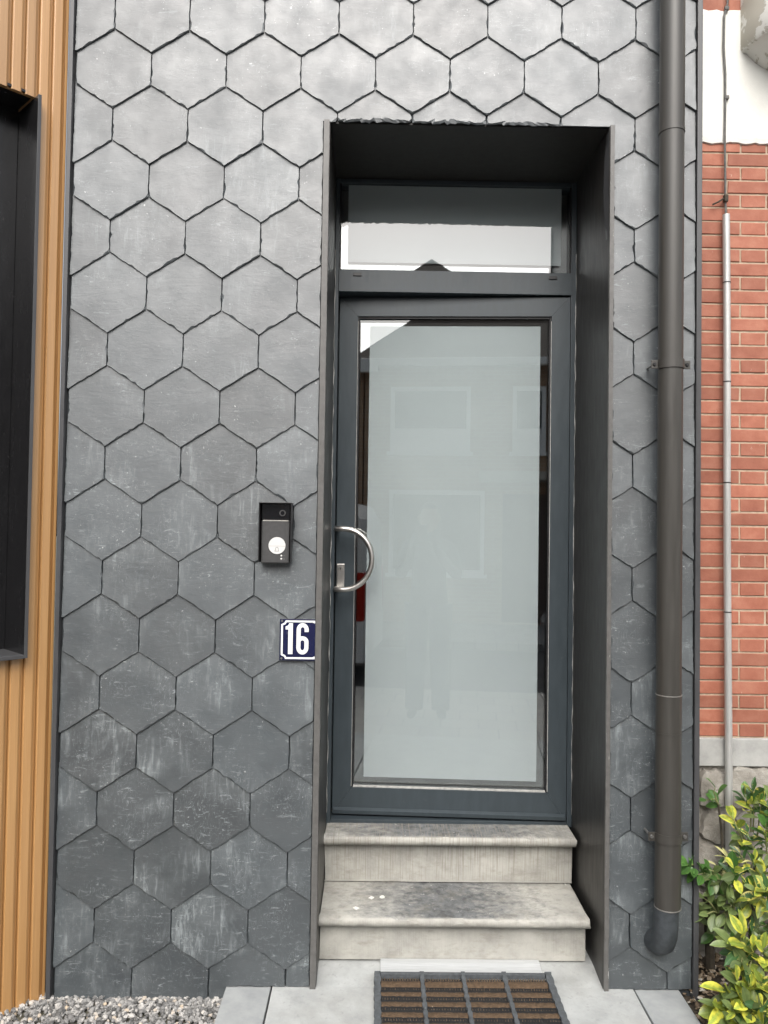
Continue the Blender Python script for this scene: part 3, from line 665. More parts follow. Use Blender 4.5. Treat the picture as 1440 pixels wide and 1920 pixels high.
def ribbon(path, wd, y, thick, closed=False):
    b = MB(); P = [Vector(p) for p in path]; n = len(P)
    for i, p in enumerate(P):
        a = P[i-1] if (i or closed) else p; c = P[(i+1) % n] if (i < n-1 or closed) else p
        t1 = (p-a); t2 = (c-p); t1 = t1.normalized() if t1.length > 1e-9 else t2.normalized(); t2 = t2.normalized() if t2.length > 1e-9 else t1
        t = (t1+t2).normalized(); nn = Vector((-t.y, t.x)); k = 1/max(.5, nn.dot(Vector((-t1.y, t1.x)))); hw = (wd[i] if isinstance(wd, list) else wd)/2*k
        for s in (1, -1): q = p+nn*hw*s; b.v += [(q.x, y, q.y), (q.x, y-thick, q.y)]
    for i in range(n if closed else n-1):
        j = (i+1) % n
        b.f += [(4*i+1, 4*j+1, 4*j+3, 4*i+3), (4*i, 4*i+2, 4*j+2, 4*j), (4*i, 4*j, 4*j+1, 4*i+1), (4*i+2, 4*i+3, 4*j+3, 4*j+2)]
    if not closed: b.f += [(0, 1, 3, 2), (4*n-4, 4*n-2, 4*n-1, 4*n-3)]
    return b
ic = (bc[0], bc[1]-.013)
bellpath = [(ic[0]-.007, ic[1]-.005), (ic[0]-.005, ic[1]-.002), (ic[0]-.0045, ic[1]+.003)] + [(ic[0]+.0045*math.cos(a), ic[1]+.003+.0045*math.sin(a)) for a in [math.pi*(1-i/8) for i in range(9)]] + [(ic[0]+.005, ic[1]-.002), (ic[0]+.007, ic[1]-.005)]
k_ = ribbon(bellpath + [], .0011, fy, .0003, True); k_.build('bell_symbol', 'icon_grey', bell)
box('button_seam', 'icon_grey', bc[0]-.026, bc[0]+.026, fy-.0002, fy+.0002, bc[1]-.0018, bc[1]-.0012, 0, bell)
for zz in (1.4085, 1.3985):
    MB().tube([(.5925, by-.0342, zz), (.5925, by-.0350, zz)], .0028, 14).build('indicator_light', 'white_plastic', bell)
box('indicator_symbol', 'icon_grey', .598, .604, by-.0346, by-.0342, 1.4080, 1.4088, 0, bell)
ribbon([(.5985, 1.3955), (.603, 1.3955), (.603, 1.4005), (.5985, 1.4005)], .0007, by-.0342, .0003, True).build('indicator_symbol', 'icon_grey', bell)

# ------------------------------------------------------------------ house number
num = thing('house_number', (.647, -.016, 1.065), 'blue enamel house number plate reading 16 beside the door', 'number plate')
nx0, nx1, nz0, nz1 = .5885, .7045, 1.0655, 1.2005; ny_ = -.0255
np_ = MB().box(nx0, nx1, ny_, ny_+.0022, nz0, nz1, .0009).build('plate', 'enamel_blue', num)
q = .0105; e = .0105
bp = [(nx1-.0002, nz1-q+.003), (nx0+q+e, nz1-q+.003), (nx0+q+e-.004, nz1-q-.004), (nx0+q-.003, nz1-q-e+.002), (nx0+q-.003, nz0+q+e-.002), (nx0+q+e-.004, nz0+q+.004), (nx0+q+e, nz0+q-.003), (nx1-.0002, nz0+q-.003)]
ribbon(bp, .0062, ny_, .0005).build('border', 'enamel_white', num)
ribbon([(nx1-.0005, nz1-.0122), (nx1-.0085, nz1-.0082)], .004, ny_-.0001, .0005).build('border', 'enamel_white', num)
ribbon([(nx1-.0005, nz0+.0122), (nx1-.0085, nz0+.0082)], .004, ny_-.0001, .0005).build('border', 'enamel_white', num)
# digits
d1 = MB().prism([(.6315, 1.086), (.6315, 1.187), (.6195, 1.187), (.6155, 1.1795), (.6075, 1.176), (.6075, 1.166), (.6165, 1.166), (.6165, 1.086)], ny_-.0006, ny_-.0001)
d1.build('digit', 'enamel_white', num)
cx6, zt6, zb6 = .6635, 1.1875, 1.0855; Wd = .0135
def ell(cx, cz, rx, rz, a0, a1, n): return [(cx+rx*math.cos(R(a0+(a1-a0)*i/n)), cz+rz*math.sin(R(a0+(a1-a0)*i/n))) for i in range(n+1)]
hw = .0130
p6 = [(cx6+hw, 1.1585)] + ell(cx6, 1.1660, hw, .0150, 8, 180, 14) + [(cx6-hw, 1.140), (cx6-hw, 1.110)] + ell(cx6, 1.1080, hw, .0160, 180, 360, 16)
p6b = [(cx6+hw, 1.1075), (cx6+hw, 1.122)] + ell(cx6, 1.1260, hw, .0120, 0, 170, 14)
six = ribbon(p6, Wd, ny_-.0001, .0005); sb_ = ribbon(p6b, Wd, ny_-.0002, .0006); six.add(sb_.v, sb_.f); six.build('digit', 'enamel_white', num)
for zz in (nz0+.0065, nz1-.0065):
    MB().tube([(nx0+.007, ny_-.0001, zz), (nx0+.007, ny_-.0022, zz)], .0036, 14).build('screw', 'screw', num)

# ------------------------------------------------------------------ downpipe
pipe = thing('downpipe', (1.851, -.075, .1), 'dark brown metal downpipe on the slate strip right of the door', 'downpipe')
pxc, pyc, pr_ = 1.850, -.078, .0400
def ring(name, mat, z0, z1, r0, r1, n=40):
    return MB().tube([(pxc, pyc, z0), (pxc, pyc, z1)], [r0, r1], n).build(name, mat, pipe, smooth=True)
ring('pipe_section', 'pipe_paint', 2.815, 4.0, pr_, pr_); ring('pipe_section', 'pipe_paint', .980, 2.8145, pr_-.0008, pr_-.0008); ring('pipe_section', 'pipe_paint', .305, .9795, pr_+.0006, pr_-.0002)
ring('joint_ring', 'pipe_paint', 2.810, 2.8215, pr_+.0014, pr_+.0014); ring('joint_ring', 'worn_metal', .9785, .9815, pr_+.0012, pr_+.0012); ring('joint_ring', 'worn_metal', .3030, .3062, pr_+.0020, pr_+.0020)
ring('joint_ring', 'pipe_paint', .8585, .860, pr_+.0008, pr_+.0008)
el = [(pxc-.004, pyc, .303), (pxc-.005, pyc, .245), (pxc-.006, pyc+.004, .215), (pxc-.008, pyc+.020, .188), (pxc-.010, pyc+.045, .172), (pxc-.012, pyc+.075, .166), (pxc-.012, pyc+.10, .165)]
MB().tube(el, [.0385, .0385, .0390, .0410, .0420, .0425, .0425], 36).build('drain_elbow', 'cast_iron', pipe, smooth=True)
for z in (2.048, .527):
    br = thing('bracket', (pxc, pyc, z), None, None, parent=pipe)
    b = MB(); n = 28; ro = pr_+.0028
    for i in range(n+1):
        a = R(180+180*i/n); c_, s_ = math.cos(a), math.sin(a)
        for rr_, zz in ((pr_+.0008, z-.0145), (ro, z-.0145), (ro, z+.0145), (pr_+.0008, z+.0145)): b.v.append((pxc+rr_*c_, pyc+rr_*s_, zz))
    for i in range(n):
        for k in range(4): b.f.append((4*i+k, 4*i+(k+1) % 4, 4*i+4+(k+1) % 4, 4*i+4+k))
    b.f += [(0, 1, 2, 3), tuple(4*n+k for k in (3, 2, 1, 0))]
    b.build('strap', 'pipe_paint', br, smooth=True)
    for s in (-1, 1):
        x = pxc+s*(ro+.0105)
        MB().box(min(x-s*.0125, x+s*.0105), max(x-s*.0125, x+s*.0105), pyc-.003, pyc+.0005, z-.014, z+.014, .001).build('lug', 'pipe_paint', br)
        MB().tube([(x, pyc-.0032, z), (x, pyc-.0075, z)], [.0068, .0050], 8).build('bolt', 'screw' if z < 1 else 'black_plastic', br)
        MB().tube([(x, pyc+.0008, z), (x, .004, z)], .004, 10).build('stand_off', 'screw', br)

# ------------------------------------------------------------------ timber-clad bay on the left (canted wall)
ta = R(45); TO = Vector((PXL-.0195, -.004, 0)); TT = Vector((-math.cos(ta), -math.sin(ta), 0)); TN = Vector((math.sin(ta), -math.cos(ta), 0))
TM = Matrix(((TT.x, -TN.x, 0, TO.x), (TT.y, -TN.y, 0, TO.y), (0, 0, 1, 0), (0, 0, 0, 1)))   # local: x along wall, y into wall, z up
timber = thing('timber_clad_house', (-.6, -.5, 0), 'house bay clad in ribbed honey-coloured vertical boards on the left', 'house')
WX0, WZ0, WZ1 = .1085, 1.085, 2.884
b = MB(); b.box(.002, .112, .016, .20, -.14, 4.0, 0, TM); b.box(.112, 1.5, .016, .20, -.14, 1.06, 0, TM); b.box(.112, 1.5, .016, .20, WZ1+.03, 4.0, 0, TM); b.box(1.36, 1.5, .016, .20, 1.06, WZ1+.03, 0, TM)
b.build('wall_backing', 'timber', timber)
def plank(s0, s1, z0, z1):
    g_ = .0015; pf = [(s0+g_, .0158), (s0+g_, .011), (s0+.0095, .0085), (s0+.0125, .0015), (s0+.0165, -.0004), (s1-.0035, -.0004), (s1-.0008, .0030), (s1-.0004, .0158)]
    MB().prism(pf, z0, z1, 'z', TM).build('plank', 'timber', timber)
pitch_t = .0436; s = -.0305; i = 0
while s < 1.45:
    s1 = s+pitch_t; a0 = max(s, .002)
    if s1 <= WX0+.012: plank(a0 if a0 > s else s, s1, -.125 + 0*i, 4.0)
    elif s < WX0 and s1 > WX0:
        plank(s, s1, -.125, WZ0-.012); plank(s, s1, WZ1, 4.0)
        MB().prism([(s+.0015, .0158), (s+.0015, .011), (s+.0095, .0085), (WX0-.004, .006), (WX0-.004, .0158)], WZ0-.0118, WZ1-.0002, 'z', TM).build('plank', 'timber', timber)
    elif s < 1.34: plank(s, s1, -.125, WZ0-.012); plank(s, s1, WZ1, 4.0)
    else: plank(s, s1, -.125, 4.0)
    s = s1; i += 1
win = thing('window', (TM @ Vector((.7, .05, 1.08))), None, None, parent=timber)
MB().box(WX0-.003, WX0+.006, -.030, .175, WZ0-.010, WZ1-.002, .001, TM).build('window_jamb', 'window_black', win)
MB().box(WX0-.0035, WX0+.0075, -.0345, -.0305, WZ0-.0105, WZ1-.002, .001, TM).build('jamb_edge', 'trim_paint', win)
MB().box(WX0+.0065, 1.36, -.032, .17, WZ0-.012, WZ0+.001, .002, TM).build('window_sill', 'trim_paint', win)
MB().box(1.3605, 1.372, -.030, .175, WZ0-.010, WZ1, .001, TM).build('window_jamb', 'window_black', win)
MB().box(WX0+.0065, 1.36, .002, .175, WZ1+.006, WZ1+.014, 0, TM).build('window_head', 'window_black', win)
for a in ((WX0+.0065, WX0+.066, WZ0+.0015, WZ1+.005), (1.30, 1.36, WZ0+.0015, WZ1+.005), (WX0+.067, 1.299, WZ0+.0015, WZ0+.06), (WX0+.067, 1.299, WZ1-.05, WZ1+.005)):
    MB().box(a[0], a[1], .13, .178, a[2], a[3], .001, TM).build('window_frame', 'window_black', win)
MB().box(WX0+.067, 1.299, .150, .156, WZ0+.061, WZ1-.051, 0, TM).build('pane', 'dark_glass', win)
MB().box(WX0+.02, 1.34, .23, .25, WZ0, WZ1, 0, TM).build('blind', 'black_plastic', win)

# ------------------------------------------------------------------ brick neighbour on the right
BY = .20; brickh = thing('brick_house', (2.5, BY, 0), 'red brick neighbour house with white plaster band and stone plinth', 'house')
BX0, BX1 = 1.985, 3.1
box('wall_backing', 'mortar', BX0, BX1, BY+.0035, BY+.4, .674, 4.2, 0, brickh); box('rubble_bed', 'rubble', BX0, BX1, BY+.008, BY+.4, -.1, .6735, 0, brickh)
rr = random.Random(31); ch = .05022; z = .776
variants = []
def brick_mesh(L, H):
    b = MB(); v, f = bevelled_box(-L/2, L/2, -.0, .03, -H/2, H/2, .0022)
    b.v = [(q[0]+rr.uniform(-.001, .001), q[1]+rr.uniform(-.0006, .0006), q[2]+rr.uniform(-.0008, .0008)) for q in v]; b.f = f
    me = bpy.data.meshes.new('brick'); me.from_pydata(b.v, [], b.f); me.materials.append(M['brick']); me.update(); return me
jt = .0070; LS, LHd = .1945, .0945
vs = [brick_mesh(LS-jt, ch-jt) for _ in range(6)]; vh = [brick_mesh(LHd-jt, ch-jt) for _ in range(5)]
cache = {}
def lay(x0, x1, z):
    L = x1-x0
    if L < .012: return
    if abs(L-LS) < 1e-4: me = rr.choice(vs)
    elif abs(L-LHd) < 1e-4: me = rr.choice(vh)
    else:
        k = round(L, 3)
        if k not in cache: cache[k] = brick_mesh(L-jt, ch-jt)
        me = cache[k]
    o = bpy.data.objects.new('brick', me); COL.objects.link(o); o.parent = brickh
    o.location = Vector(((x0+x1)/2, BY+rr.uniform(-.0012, .0014), z+ch/2)) - WL[brickh]; o.rotation_euler = (0, rr.uniform(-.003, .003), 0)
xh = 2.205                                  # a header joint measured in the photograph
row = 0
def course(z, row):
    x = xh-LS*2-LHd*2 if row % 2 == 0 else xh+LHd/2-LS/2-2*(LS+LHd)
    seq = (LHd, LS)if row % 2 == 0 else (LS, LHd); i = 0
    if row % 2 == 0: x = xh-2*(LS+LHd)
    while x < BX1:
        L = seq[i % 2]; a, b_ = max(x, BX0+.001), min(x+L, BX1-.001)
        if b_-a > .012: lay(a, b_, z)
        x += L; i += 1
while z < 2.905: course(z, row); z += ch; row += 1
z = 3.405
for k in range(8): course(z, row); z += ch; row += 1
b = MB(); rrp = random.Random(2); n = 70             # plaster band with an uneven lower edge
for i in range(n+1):
    x = BX0+(BX1-BX0)*i/n; zl = 2.916+rrp.uniform(-.004, .004); zu = 3.409+rrp.uniform(-.004, .003)
    b.v += [(x, BY+.006, zl-.001), (x, BY-.0065+rrp.uniform(-.001, .001), zl+.003), (x, BY-.009, zl+.02), (x, BY-.009, zu-.02), (x, BY-.006, zu-.002), (x, BY+.006, zu)]
for i in range(n):
    for k in range(6): b.f.append((6*i+k, 6*i+(k+1) % 6, 6*i+6+(k+1) % 6, 6*i+6+k))
b.build('plaster_band', 'plaster', brickh)
# bay console: half drum with a bowl below, flaking paint
b = MB(); n = 40; cxc, rad = 2.66, .462
prof = [(1.0, 3.60), (1.0, 3.345), (1.0, 3.335), (1.0, 3.26), (.985, 3.250), (.955, 3.247), (.93, 3.235), (.88, 3.212), (.79, 3.188), (.66, 3.168), (.50, 3.154), (.30, 3.146), (.05, 3.142)]
for i in range(n+1):
    a = R(180+180*i/n)
    for q, zz in prof: b.v.append((cxc+rad*q*math.cos(a), BY-.009+rad*.72*q*math.sin(a), zz))
m_ = len(prof)
for i in range(n):
    for k in range(m_-1): b.f.append((i*m_+k, i*m_+k+1, (i+1)*m_+k+1, (i+1)*m_+k))
b.build('bay_console', 'peeling', brickh, smooth=True)
# smooth stone course and rubble base
x = BX0; ii = 0
for L in (.62, .5):
    box('plinth_stone', 'plinth', x+.001, min(x+L, BX1)-.002, BY-.012, BY+.05, .676, .7735, .003, brickh); x += L
rr = random.Random(77)
def rubble_stone(cx, cz, wx, wz):
    n = 18; b = MB(); ph = rr.random()*6
    ring_ = []
    for i in range(n):
        a = 2*math.pi*i/n; c_, s_ = math.cos(a), math.sin(a); p = 5.0
        k = (abs(c_)**p + abs(s_)**p)**(-1/p)*rr.uniform(.80, 1.06)
        ring_.append((cx+wx/2*k*c_, cz+wz/2*k*s_))
    for sc, y in ((1.0, BY+.02), (.99, BY+.006), (.90, BY-.004-rr.random()*.012), (.5, BY-.006-rr.random()*.012)):
        b.v += [(cx+(x-cx)*sc, y+rr.uniform(-.0035, .0035), cz+(z_-cz)*sc) for x, z_ in ring_]
    b.v.append((cx, BY-.015, cz))
    for q in range(3):
        for i in range(n): b.f.append((q*n+i, q*n+(i+1) % n, (q+1)*n+(i+1) % n, (q+1)*n+i))
    b.f += [(3*n+i, 3*n+(i+1) % n, 4*n) for i in range(n)]
    b.build('rubble_stone', 'rubble', brickh, smooth=True)
zz = .668
while zz > -.02:
    hgt = rr.uniform(.09, .17); x = BX0 - rr.uniform(0, .08)
    while x < BX1:
        wd_ = rr.uniform(.07, .20); rubble_stone(x+wd_/2, zz-hgt/2+rr.uniform(-.014, .014), wd_+.012, hgt+rr.uniform(-.01, .02)); x += wd_
    zz -= hgt

# conduit and cable
cond = thing('conduit', (2.16, BY-.03, .3), 'grey metal conduit strapped vertically to the red brick wall', 'conduit')
cp0, cp1 = at(1361, 403, BY-.024), at(1366, 1600, BY-.030)
rr = random.Random(6); pts = []
for i in range(31):
    t_ = i/30; p = cp0.lerp(cp1, t_); p.x += .0012*math.sin(t_*9); p.y = BY-.026-.006*t_ ; pts.append(p)
low = pts[-1].copy(); low.z = -.03; pts.append(low)
MB().tube(list(reversed(pts)), .0128, 18).build('conduit_pipe', 'conduit', cond, smooth=True)
for py_ in (530, 716, 905, 1147):
    p = at(1363, py_, BY-.026); t_ = (cp0.z-p.z)/(cp0.z-cp1.z); c_ = cp0.lerp(cp1, t_)
    MB().tube([(c_.x+.0012*math.sin(t_*9), BY-.026-.006*t_, p.z-.0016), (c_.x+.0012*math.sin(t_*9), BY-.026-.006*t_, p.z+.0016)], .0140, 18).build('strap', 'black_plastic', cond)
cab = thing('cable', (2.16, BY-.02, 2.66), 'thin grey cable running down the white plaster into the conduit', 'cable')
cpts = [at(x_, y_, BY-.016) for x_, y_ in ((1366, -60), (1364, 8), (1358, 30), (1357, 90), (1360, 140), (1360, 183), (1359, 260), (1360, 340), (1360, 375), (1361, 408))]
MB().tube(cpts, .0042, 8).build('cable_run', 'cable', cab, smooth=True)
for (x_, y_) in ((1361, 16), (1361, 183)):
    p = at(x_, y_, BY-.016); MB().box(p.x-.005, p.x+.011, BY-.022, BY-.0085, p.z-.007, p.z+.007, .003).build('clip', 'cable', cab)
p = at(1360, 372, BY-.018); MB().tube([p, p+Vector((-.012, -.004, -.004)), p+Vector((-.026, -.003, -.014)), p+Vector((-.045, .004, -.022))], .0034, 7).build('tie', 'bark', cab)
MB().box(p.x-.006, p.x+.008, BY-.028, BY-.010, p.z-.014, p.z+.012, .003).build('clip', 'bark', cab)

# ------------------------------------------------------------------ shrubs
def leaf_mesh(name, mat, wid, curl, fold):
    n = 7; v = []; f = []                  # unit length along +y, face up +z
    for i in range(n+1):
        t_ = i/n; wv = wid*math.sin(math.pi*min(1, t_**1.2))**.72*.5 if 0 < t_ < 1 else .004
        z_ = -curl*t_*t_
        v += [(-wv, t_, z_+fold*wv), (0, t_, z_), (wv, t_, z_+fold*wv)]
    for i in range(n):
        for k in range(2): a = 3*i+k; f.append((a, a+1, a+4, a+3))
    me = bpy.data.meshes.new(name); me.from_pydata(v, [], f); me.materials.append(M[mat]); me.polygons.foreach_set('use_smooth', [True]*len(f)); me.update(); return me
LM = {k: [leaf_mesh('leaf', 'leaf_'+k, w__, c__, f__) for w__, c__, f__ in ps] for k, ps in {
    'green': [(.50, .12, .35), (.44, .25, .3), (.54, .05, .45)], 'olive': [(.46, .2, .4), (.40, .35, .3), (.5, .1, .5)],
    'yellow': [(.50, .15, .4), (.44, .3, .45), (.54, .05, .35)], 'variegated': [(.36, .2, .5), (.30, .1, .6), (.42, .3, .4)], 'cream': [(.22, .4, .7), (.28, .6, .5)]}.items()}
lr = random.Random(15)
def leaf(parent, base, dirv, L, kind, roll=None):
    d = dirv.normalized(); up = Vector((0, -.55, .8)) + Vector((lr.uniform(-.5, .5), lr.uniform(-.4, .4), lr.uniform(-.4, .4)))
    x = d.cross(up).normalized(); z_ = x.cross(d)
    mt = Matrix((x, d, z_)).transposed()
    o = bpy.data.objects.new('leaf', lr.choice(LM[kind])); COL.objects.link(o); o.parent = parent
    o.location = base - WL[parent]; o.rotation_euler = mt.to_euler(); s = L*1.2*lr.uniform(.85, 1.12); o.scale = (s*lr.uniform(.88, 1.1), s, s)
def twig(parent, pts, r0, r1, mat='twig', name='twig'):
    MB().tube(pts, [r0+(r1-r0)*i/(len(pts)-1) for i in range(len(pts))], 7).build(name, mat, parent, smooth=True)
def sprig(parent, tip, root, L, kinds, n, spread=1.0, back=.075):
    ax = (tip-root).normalized(); mid_ = root.lerp(tip, .55)+Vector((lr.uniform(-.012, .012), lr.uniform(-.012, .012), .012))
    twig(parent, [root, mid_, tip], .0028, .0013)
    ph = lr.random()*6.28; o1 = ax.orthogonal().normalized(); o2 = ax.cross(o1)
    for i in range(n):
        t_ = i/max(1, n-1); base = tip - ax*back*t_*lr.uniform(.8, 1.1); a = ph+i*2.4+lr.uniform(-.3, .3); op = (.35+.85*t_)*spread
        leaf(parent, base, ax*math.cos(op)+(o1*math.cos(a)+o2*math.sin(a))*math.sin(op), L*(.7+.3*min(1, t_*2+.2)), lr.choice(kinds))
tall = thing('variegated_shrub', (2.22, .06, -.03), 'tall evergreen shrub with yellow-edged leaves against the rubble plinth', 'shrub')
low_ = thing('yellow_green_shrub', (2.24, -.16, -.04), 'low bushy shrub with bright yellow-green leaves at the bottom right', 'shrub')
tb = Vector((2.20, .06, -.03)); lb = Vector((2.24, -.15, -.045))
twig(tall, [tb, Vector((2.19, .07, .14)), Vector((2.205, .08, .30)), Vector((2.21, .08, .42))], .011, .005, 'bark', 'stem')
twig(tall, [tb+Vector((.03, .02, 0)), Vector((2.26, .06, .12)), Vector((2.30, .05, .26)), Vector((2.34, .04, .45))], .010, .004, 'bark', 'stem')
twig(tall, [tb+Vector((-.13, .05, -.01)), Vector((2.062, .10, .08)), Vector((2.055, .10, .17)), Vector((2.045, .09, .26))], .017, .012, 'bark', 'stem')
twig(tall, [Vector((2.19, .07, .2)), at(1355, 1592, .13), at(1352, 1550, .14), at(1347, 1508, .14)], .006, .0035, 'bark', 'stem')
A = lambda x, y, Y_: at(x, y, Y_)
sp = [  # tip pixel, depth, root pixel, root depth, leaf length, kinds, count, spread
 (1341, 1478, .13, 1347, 1508, .14, .052, ['green'], 3, .8), (1325, 1500, .12, 1347, 1508, .14, .048, ['green', 'olive'], 3, .7),
 (1412, 1482, .07, 1412, 1560, .09, .050, ['variegated', 'variegated', 'yellow'], 9, .9), (1396, 1490, .09, 1408, 1560, .09, .045, ['variegated', 'green'], 7, .9),
 (1428, 1500, .05, 1420, 1570, .08, .048, ['variegated', 'green'], 8, 1.0), (1446, 1495, .05, 1440, 1570, .08, .055, ['green', 'variegated'], 8, 1.0),
 (1372, 1530, .08, 1398, 1590, .08, .050, ['variegated', 'olive'], 6, .9), (1402, 1562, .03, 1418, 1600, .06, .045, ['yellow', 'variegated', 'green'], 7, 1.0),
 (1436, 1545, .03, 1440, 1620, .06, .055, ['green', 'green', 'variegated'], 9, 1.0), (1385, 1600, .04, 1410, 1640, .07, .042, ['cream', 'cream', 'variegated'], 9, 1.1),
 (1360, 1606, .06, 1390, 1640, .08, .040, ['cream', 'olive'], 7, 1.0), (1412, 1612, .02, 1420, 1660, .06, .042, ['cream', 'variegated', 'olive'], 9, 1.1),
 (1345, 1625, .05, 1375, 1660, .07, .044, ['cream', 'olive', 'variegated'], 7, 1.0),
 (1288, 1622, -.045, 1330, 1640, .01, .044, ['green'], 9, 1.0), (1308, 1640, -.04, 1340, 1645, .01, .046, ['green'], 8, 1.1), (1325, 1630, -.03, 1345, 1650, .01, .044, ['green', 'olive'], 6, 1.1),
 (1376, 1628, -.02, 1380, 1660, .03, .056, ['green'], 8, 1.2), (1350, 1650, -.01, 1375, 1660, .03, .05, ['olive', 'green'], 6, 1.1),
 (1338, 1668, .0, 1370, 1690, .03, .048, ['olive', 'green'], 7, 1.1), (1358, 1680, .0, 1375, 1700, .03, .046, ['olive', 'olive', 'cream'], 8, 1.1),
 (1322, 1686, -.01, 1345, 1710, .02, .052, ['olive'], 5, 1.0), (1320, 1716, -.01, 1348, 1712, .02, .052, ['olive'], 5, .9), (1362, 1728, -.02, 1356, 1700, .02, .056, ['olive'], 6, .9),
 (1376, 1690, -.03, 1380, 1720, .02, .05, ['yellow', 'olive'], 5, .8), (1410, 1715, .0, 1405, 1680, .03, .05, ['olive'], 6, 1.0), (1400, 1660, .01, 1410, 1690, .05, .05, ['olive', 'green'], 8, 1.1),
 (1430, 1640, .0, 1430, 1690, .05, .05, ['olive', 'green', 'variegated'], 9, 1.1), (1418, 1670, -.05, 1440, 1690, .0, .055, ['yellow'], 7, 1.0), (1436, 1665, -.06, 1445, 1700, .0, .052, ['yellow'], 8, 1.1), (1440, 1705, -.06, 1450, 1710, .0, .05, ['yellow', 'olive'], 7, 1.1),
]
for (x, y, Y_) in ((1335, 1650, .05), (1340, 1700, .05), (1352, 1740, .04), (1385, 1740, .03), (1372, 1760, .02), (1395, 1725, .05), (1420, 1740, .03), (1440, 1745, .02), (1330, 1735, .06), (1410, 1590, .08), (1440, 1600, .06), (1385, 1570, .09)):
    sp.append((x, y, Y_, x+lr.uniform(10, 25), y+lr.uniform(-10, 25), Y_+.04, .045, ['olive', 'olive', 'green'], 5, 1.1))
for (x, y, Y_, x2, y2, Y2, L, kd, n_, spd) in sp:
    if x > 1365 and y < 1720: kd = kd + ['variegated', 'yellow', 'olive']
    L *= lr.uniform(.88, 1.2); sprig(tall, A(x, y, Y_), A(x2, y2, Y2), L, kd, n_, spd)
for i in range(45):                           # foliage continuing out of the frame and in the shade behind
    x = lr.uniform(2.20, 2.62); y = lr.uniform(.0, .14); z_ = lr.uniform(.12, .62 if x > 2.3 else .32)
    leaf(tall, Vector((x, y, z_)), Vector((lr.uniform(-1, 1), lr.uniform(-1, .2), lr.uniform(-.3, 1))), .05, lr.choice(['olive', 'green', 'olive', 'variegated']))
twig(low_, [lb, lb+Vector((-.01, -.01, .06)), lb+Vector((-.03, -.02, .13))], .008, .003, 'bark', 'stem')
twig(low_, [lb, lb+Vector((.03, -.02, .05)), lb+Vector((.06, -.04, .12))], .008, .003, 'bark', 'stem')
twig(low_, [Vector((2.09, -.03, -.03)), Vector((2.11, -.03, .05)), Vector((2.125, -.035, .12))], .006, .004, 'bark', 'stem')
sp2 = [
 (1392, 1752, -.16, 1400, 1800, -.13, .058, ['yellow'], 6, .9), (1370, 1772, -.15, 1398, 1790, -.12, .056, ['yellow'], 6, .9), (1412, 1775, -.17, 1405, 1805, -.13, .05, ['yellow'], 7, 1.1), (1432, 1778, -.17, 1430, 1815, -.13, .055, ['yellow', 'olive'], 8, 1.1),
 (1390, 1805, -.17, 1402, 1800, -.13, .05, ['yellow', 'olive'], 6, 1.1), (1405, 1815, -.17, 1402, 1800, -.13, .048, ['olive', 'yellow'], 5, 1.0), (1446, 1800, -.16, 1450, 1830, -.12, .055, ['yellow'], 8, 1.1),
 (1382, 1840, -.20, 1400, 1890, -.15, .052, ['yellow'], 7, .9), (1360, 1858, -.20, 1395, 1890, -.15, .054, ['yellow', 'olive'], 7, .9), (1405, 1845, -.21, 1410, 1900, -.15, .05, ['yellow'], 9, 1.0), (1428, 1840, -.21, 1430, 1900, -.15, .052, ['yellow'], 9, 1.0),
 (1346, 1888, -.21, 1385, 1905, -.16, .056, ['olive', 'yellow'], 7, .9), (1375, 1895, -.23, 1400, 1920, -.16, .054, ['yellow', 'yellow', 'olive'], 9, 1.0), (1400, 1885, -.23, 1410, 1930, -.16, .052, ['yellow'], 9, 1.1), (1430, 1885, -.24, 1430, 1930, -.16, .052, ['yellow'], 9, 1.1),
 (1365, 1920, -.24, 1395, 1940, -.17, .054, ['yellow', 'olive'], 8, 1.0), (1395, 1925, -.25, 1410, 1960, -.17, .052, ['yellow'], 9, 1.1), (1430, 1920, -.25, 1430, 1960, -.17, .052, ['yellow', 'olive'], 9, 1.1),
 (1460, 1860, -.22, 1460, 1910, -.15, .054, ['yellow'], 9, 1.1), (1470, 1910, -.24, 1465, 1950, -.16, .054, ['yellow'], 9, 1.1), (1500, 1890, -.22, 1490, 1940, -.15, .055, ['yellow', 'olive'], 9, 1.1), (1480, 1820, -.18, 1480, 1880, -.12, .055, ['yellow', 'olive'], 9, 1.1)]
for (x, y, Y_, x2, y2, Y2, L, kd, n_, spd) in sp2:
    kd = kd*2 + ['olive', 'variegated']; L *= lr.uniform(.9, 1.25); sprig(low_, A(x, y, Y_), A(x2, y2, Y2), L, kd, n_, spd)

# ------------------------------------------------------------------ the street behind the viewer (seen in the glass and lighting the front)
def far_window(parent, x0, x1, z0, z1, yf, split=False):
    wnd = thing('window', ((x0+x1)/2, yf, z0), None, None, parent=parent)
    for a in ((x0, x0+.07, z0, z1), (x1-.07, x1, z0, z1), (x0+.0705, x1-.0705, z0, z0+.07), (x0+.0705, x1-.0705, z1-.07, z1)): box('window_frame', 'white_paint', a[0], a[1], yf-.03, yf+.02, a[2], a[3], 0, wnd)
    box('pane', 'lens_black', x0+.071, x1-.071, yf-.01, yf-.002, z0+.071, z1-.071, 0, wnd)
    box('window_sill', 'white_paint', x0-.05, x1+.05, yf-.02, yf+.08, z0-.06, z0-.002, 0, wnd)
    if split: box('blind', 'white_paint', x0+.072, x1-.072, yf-.0015, yf+.004, z0+.072, z0+(z1-z0)*.36, 0, wnd)
FYS = -9.9
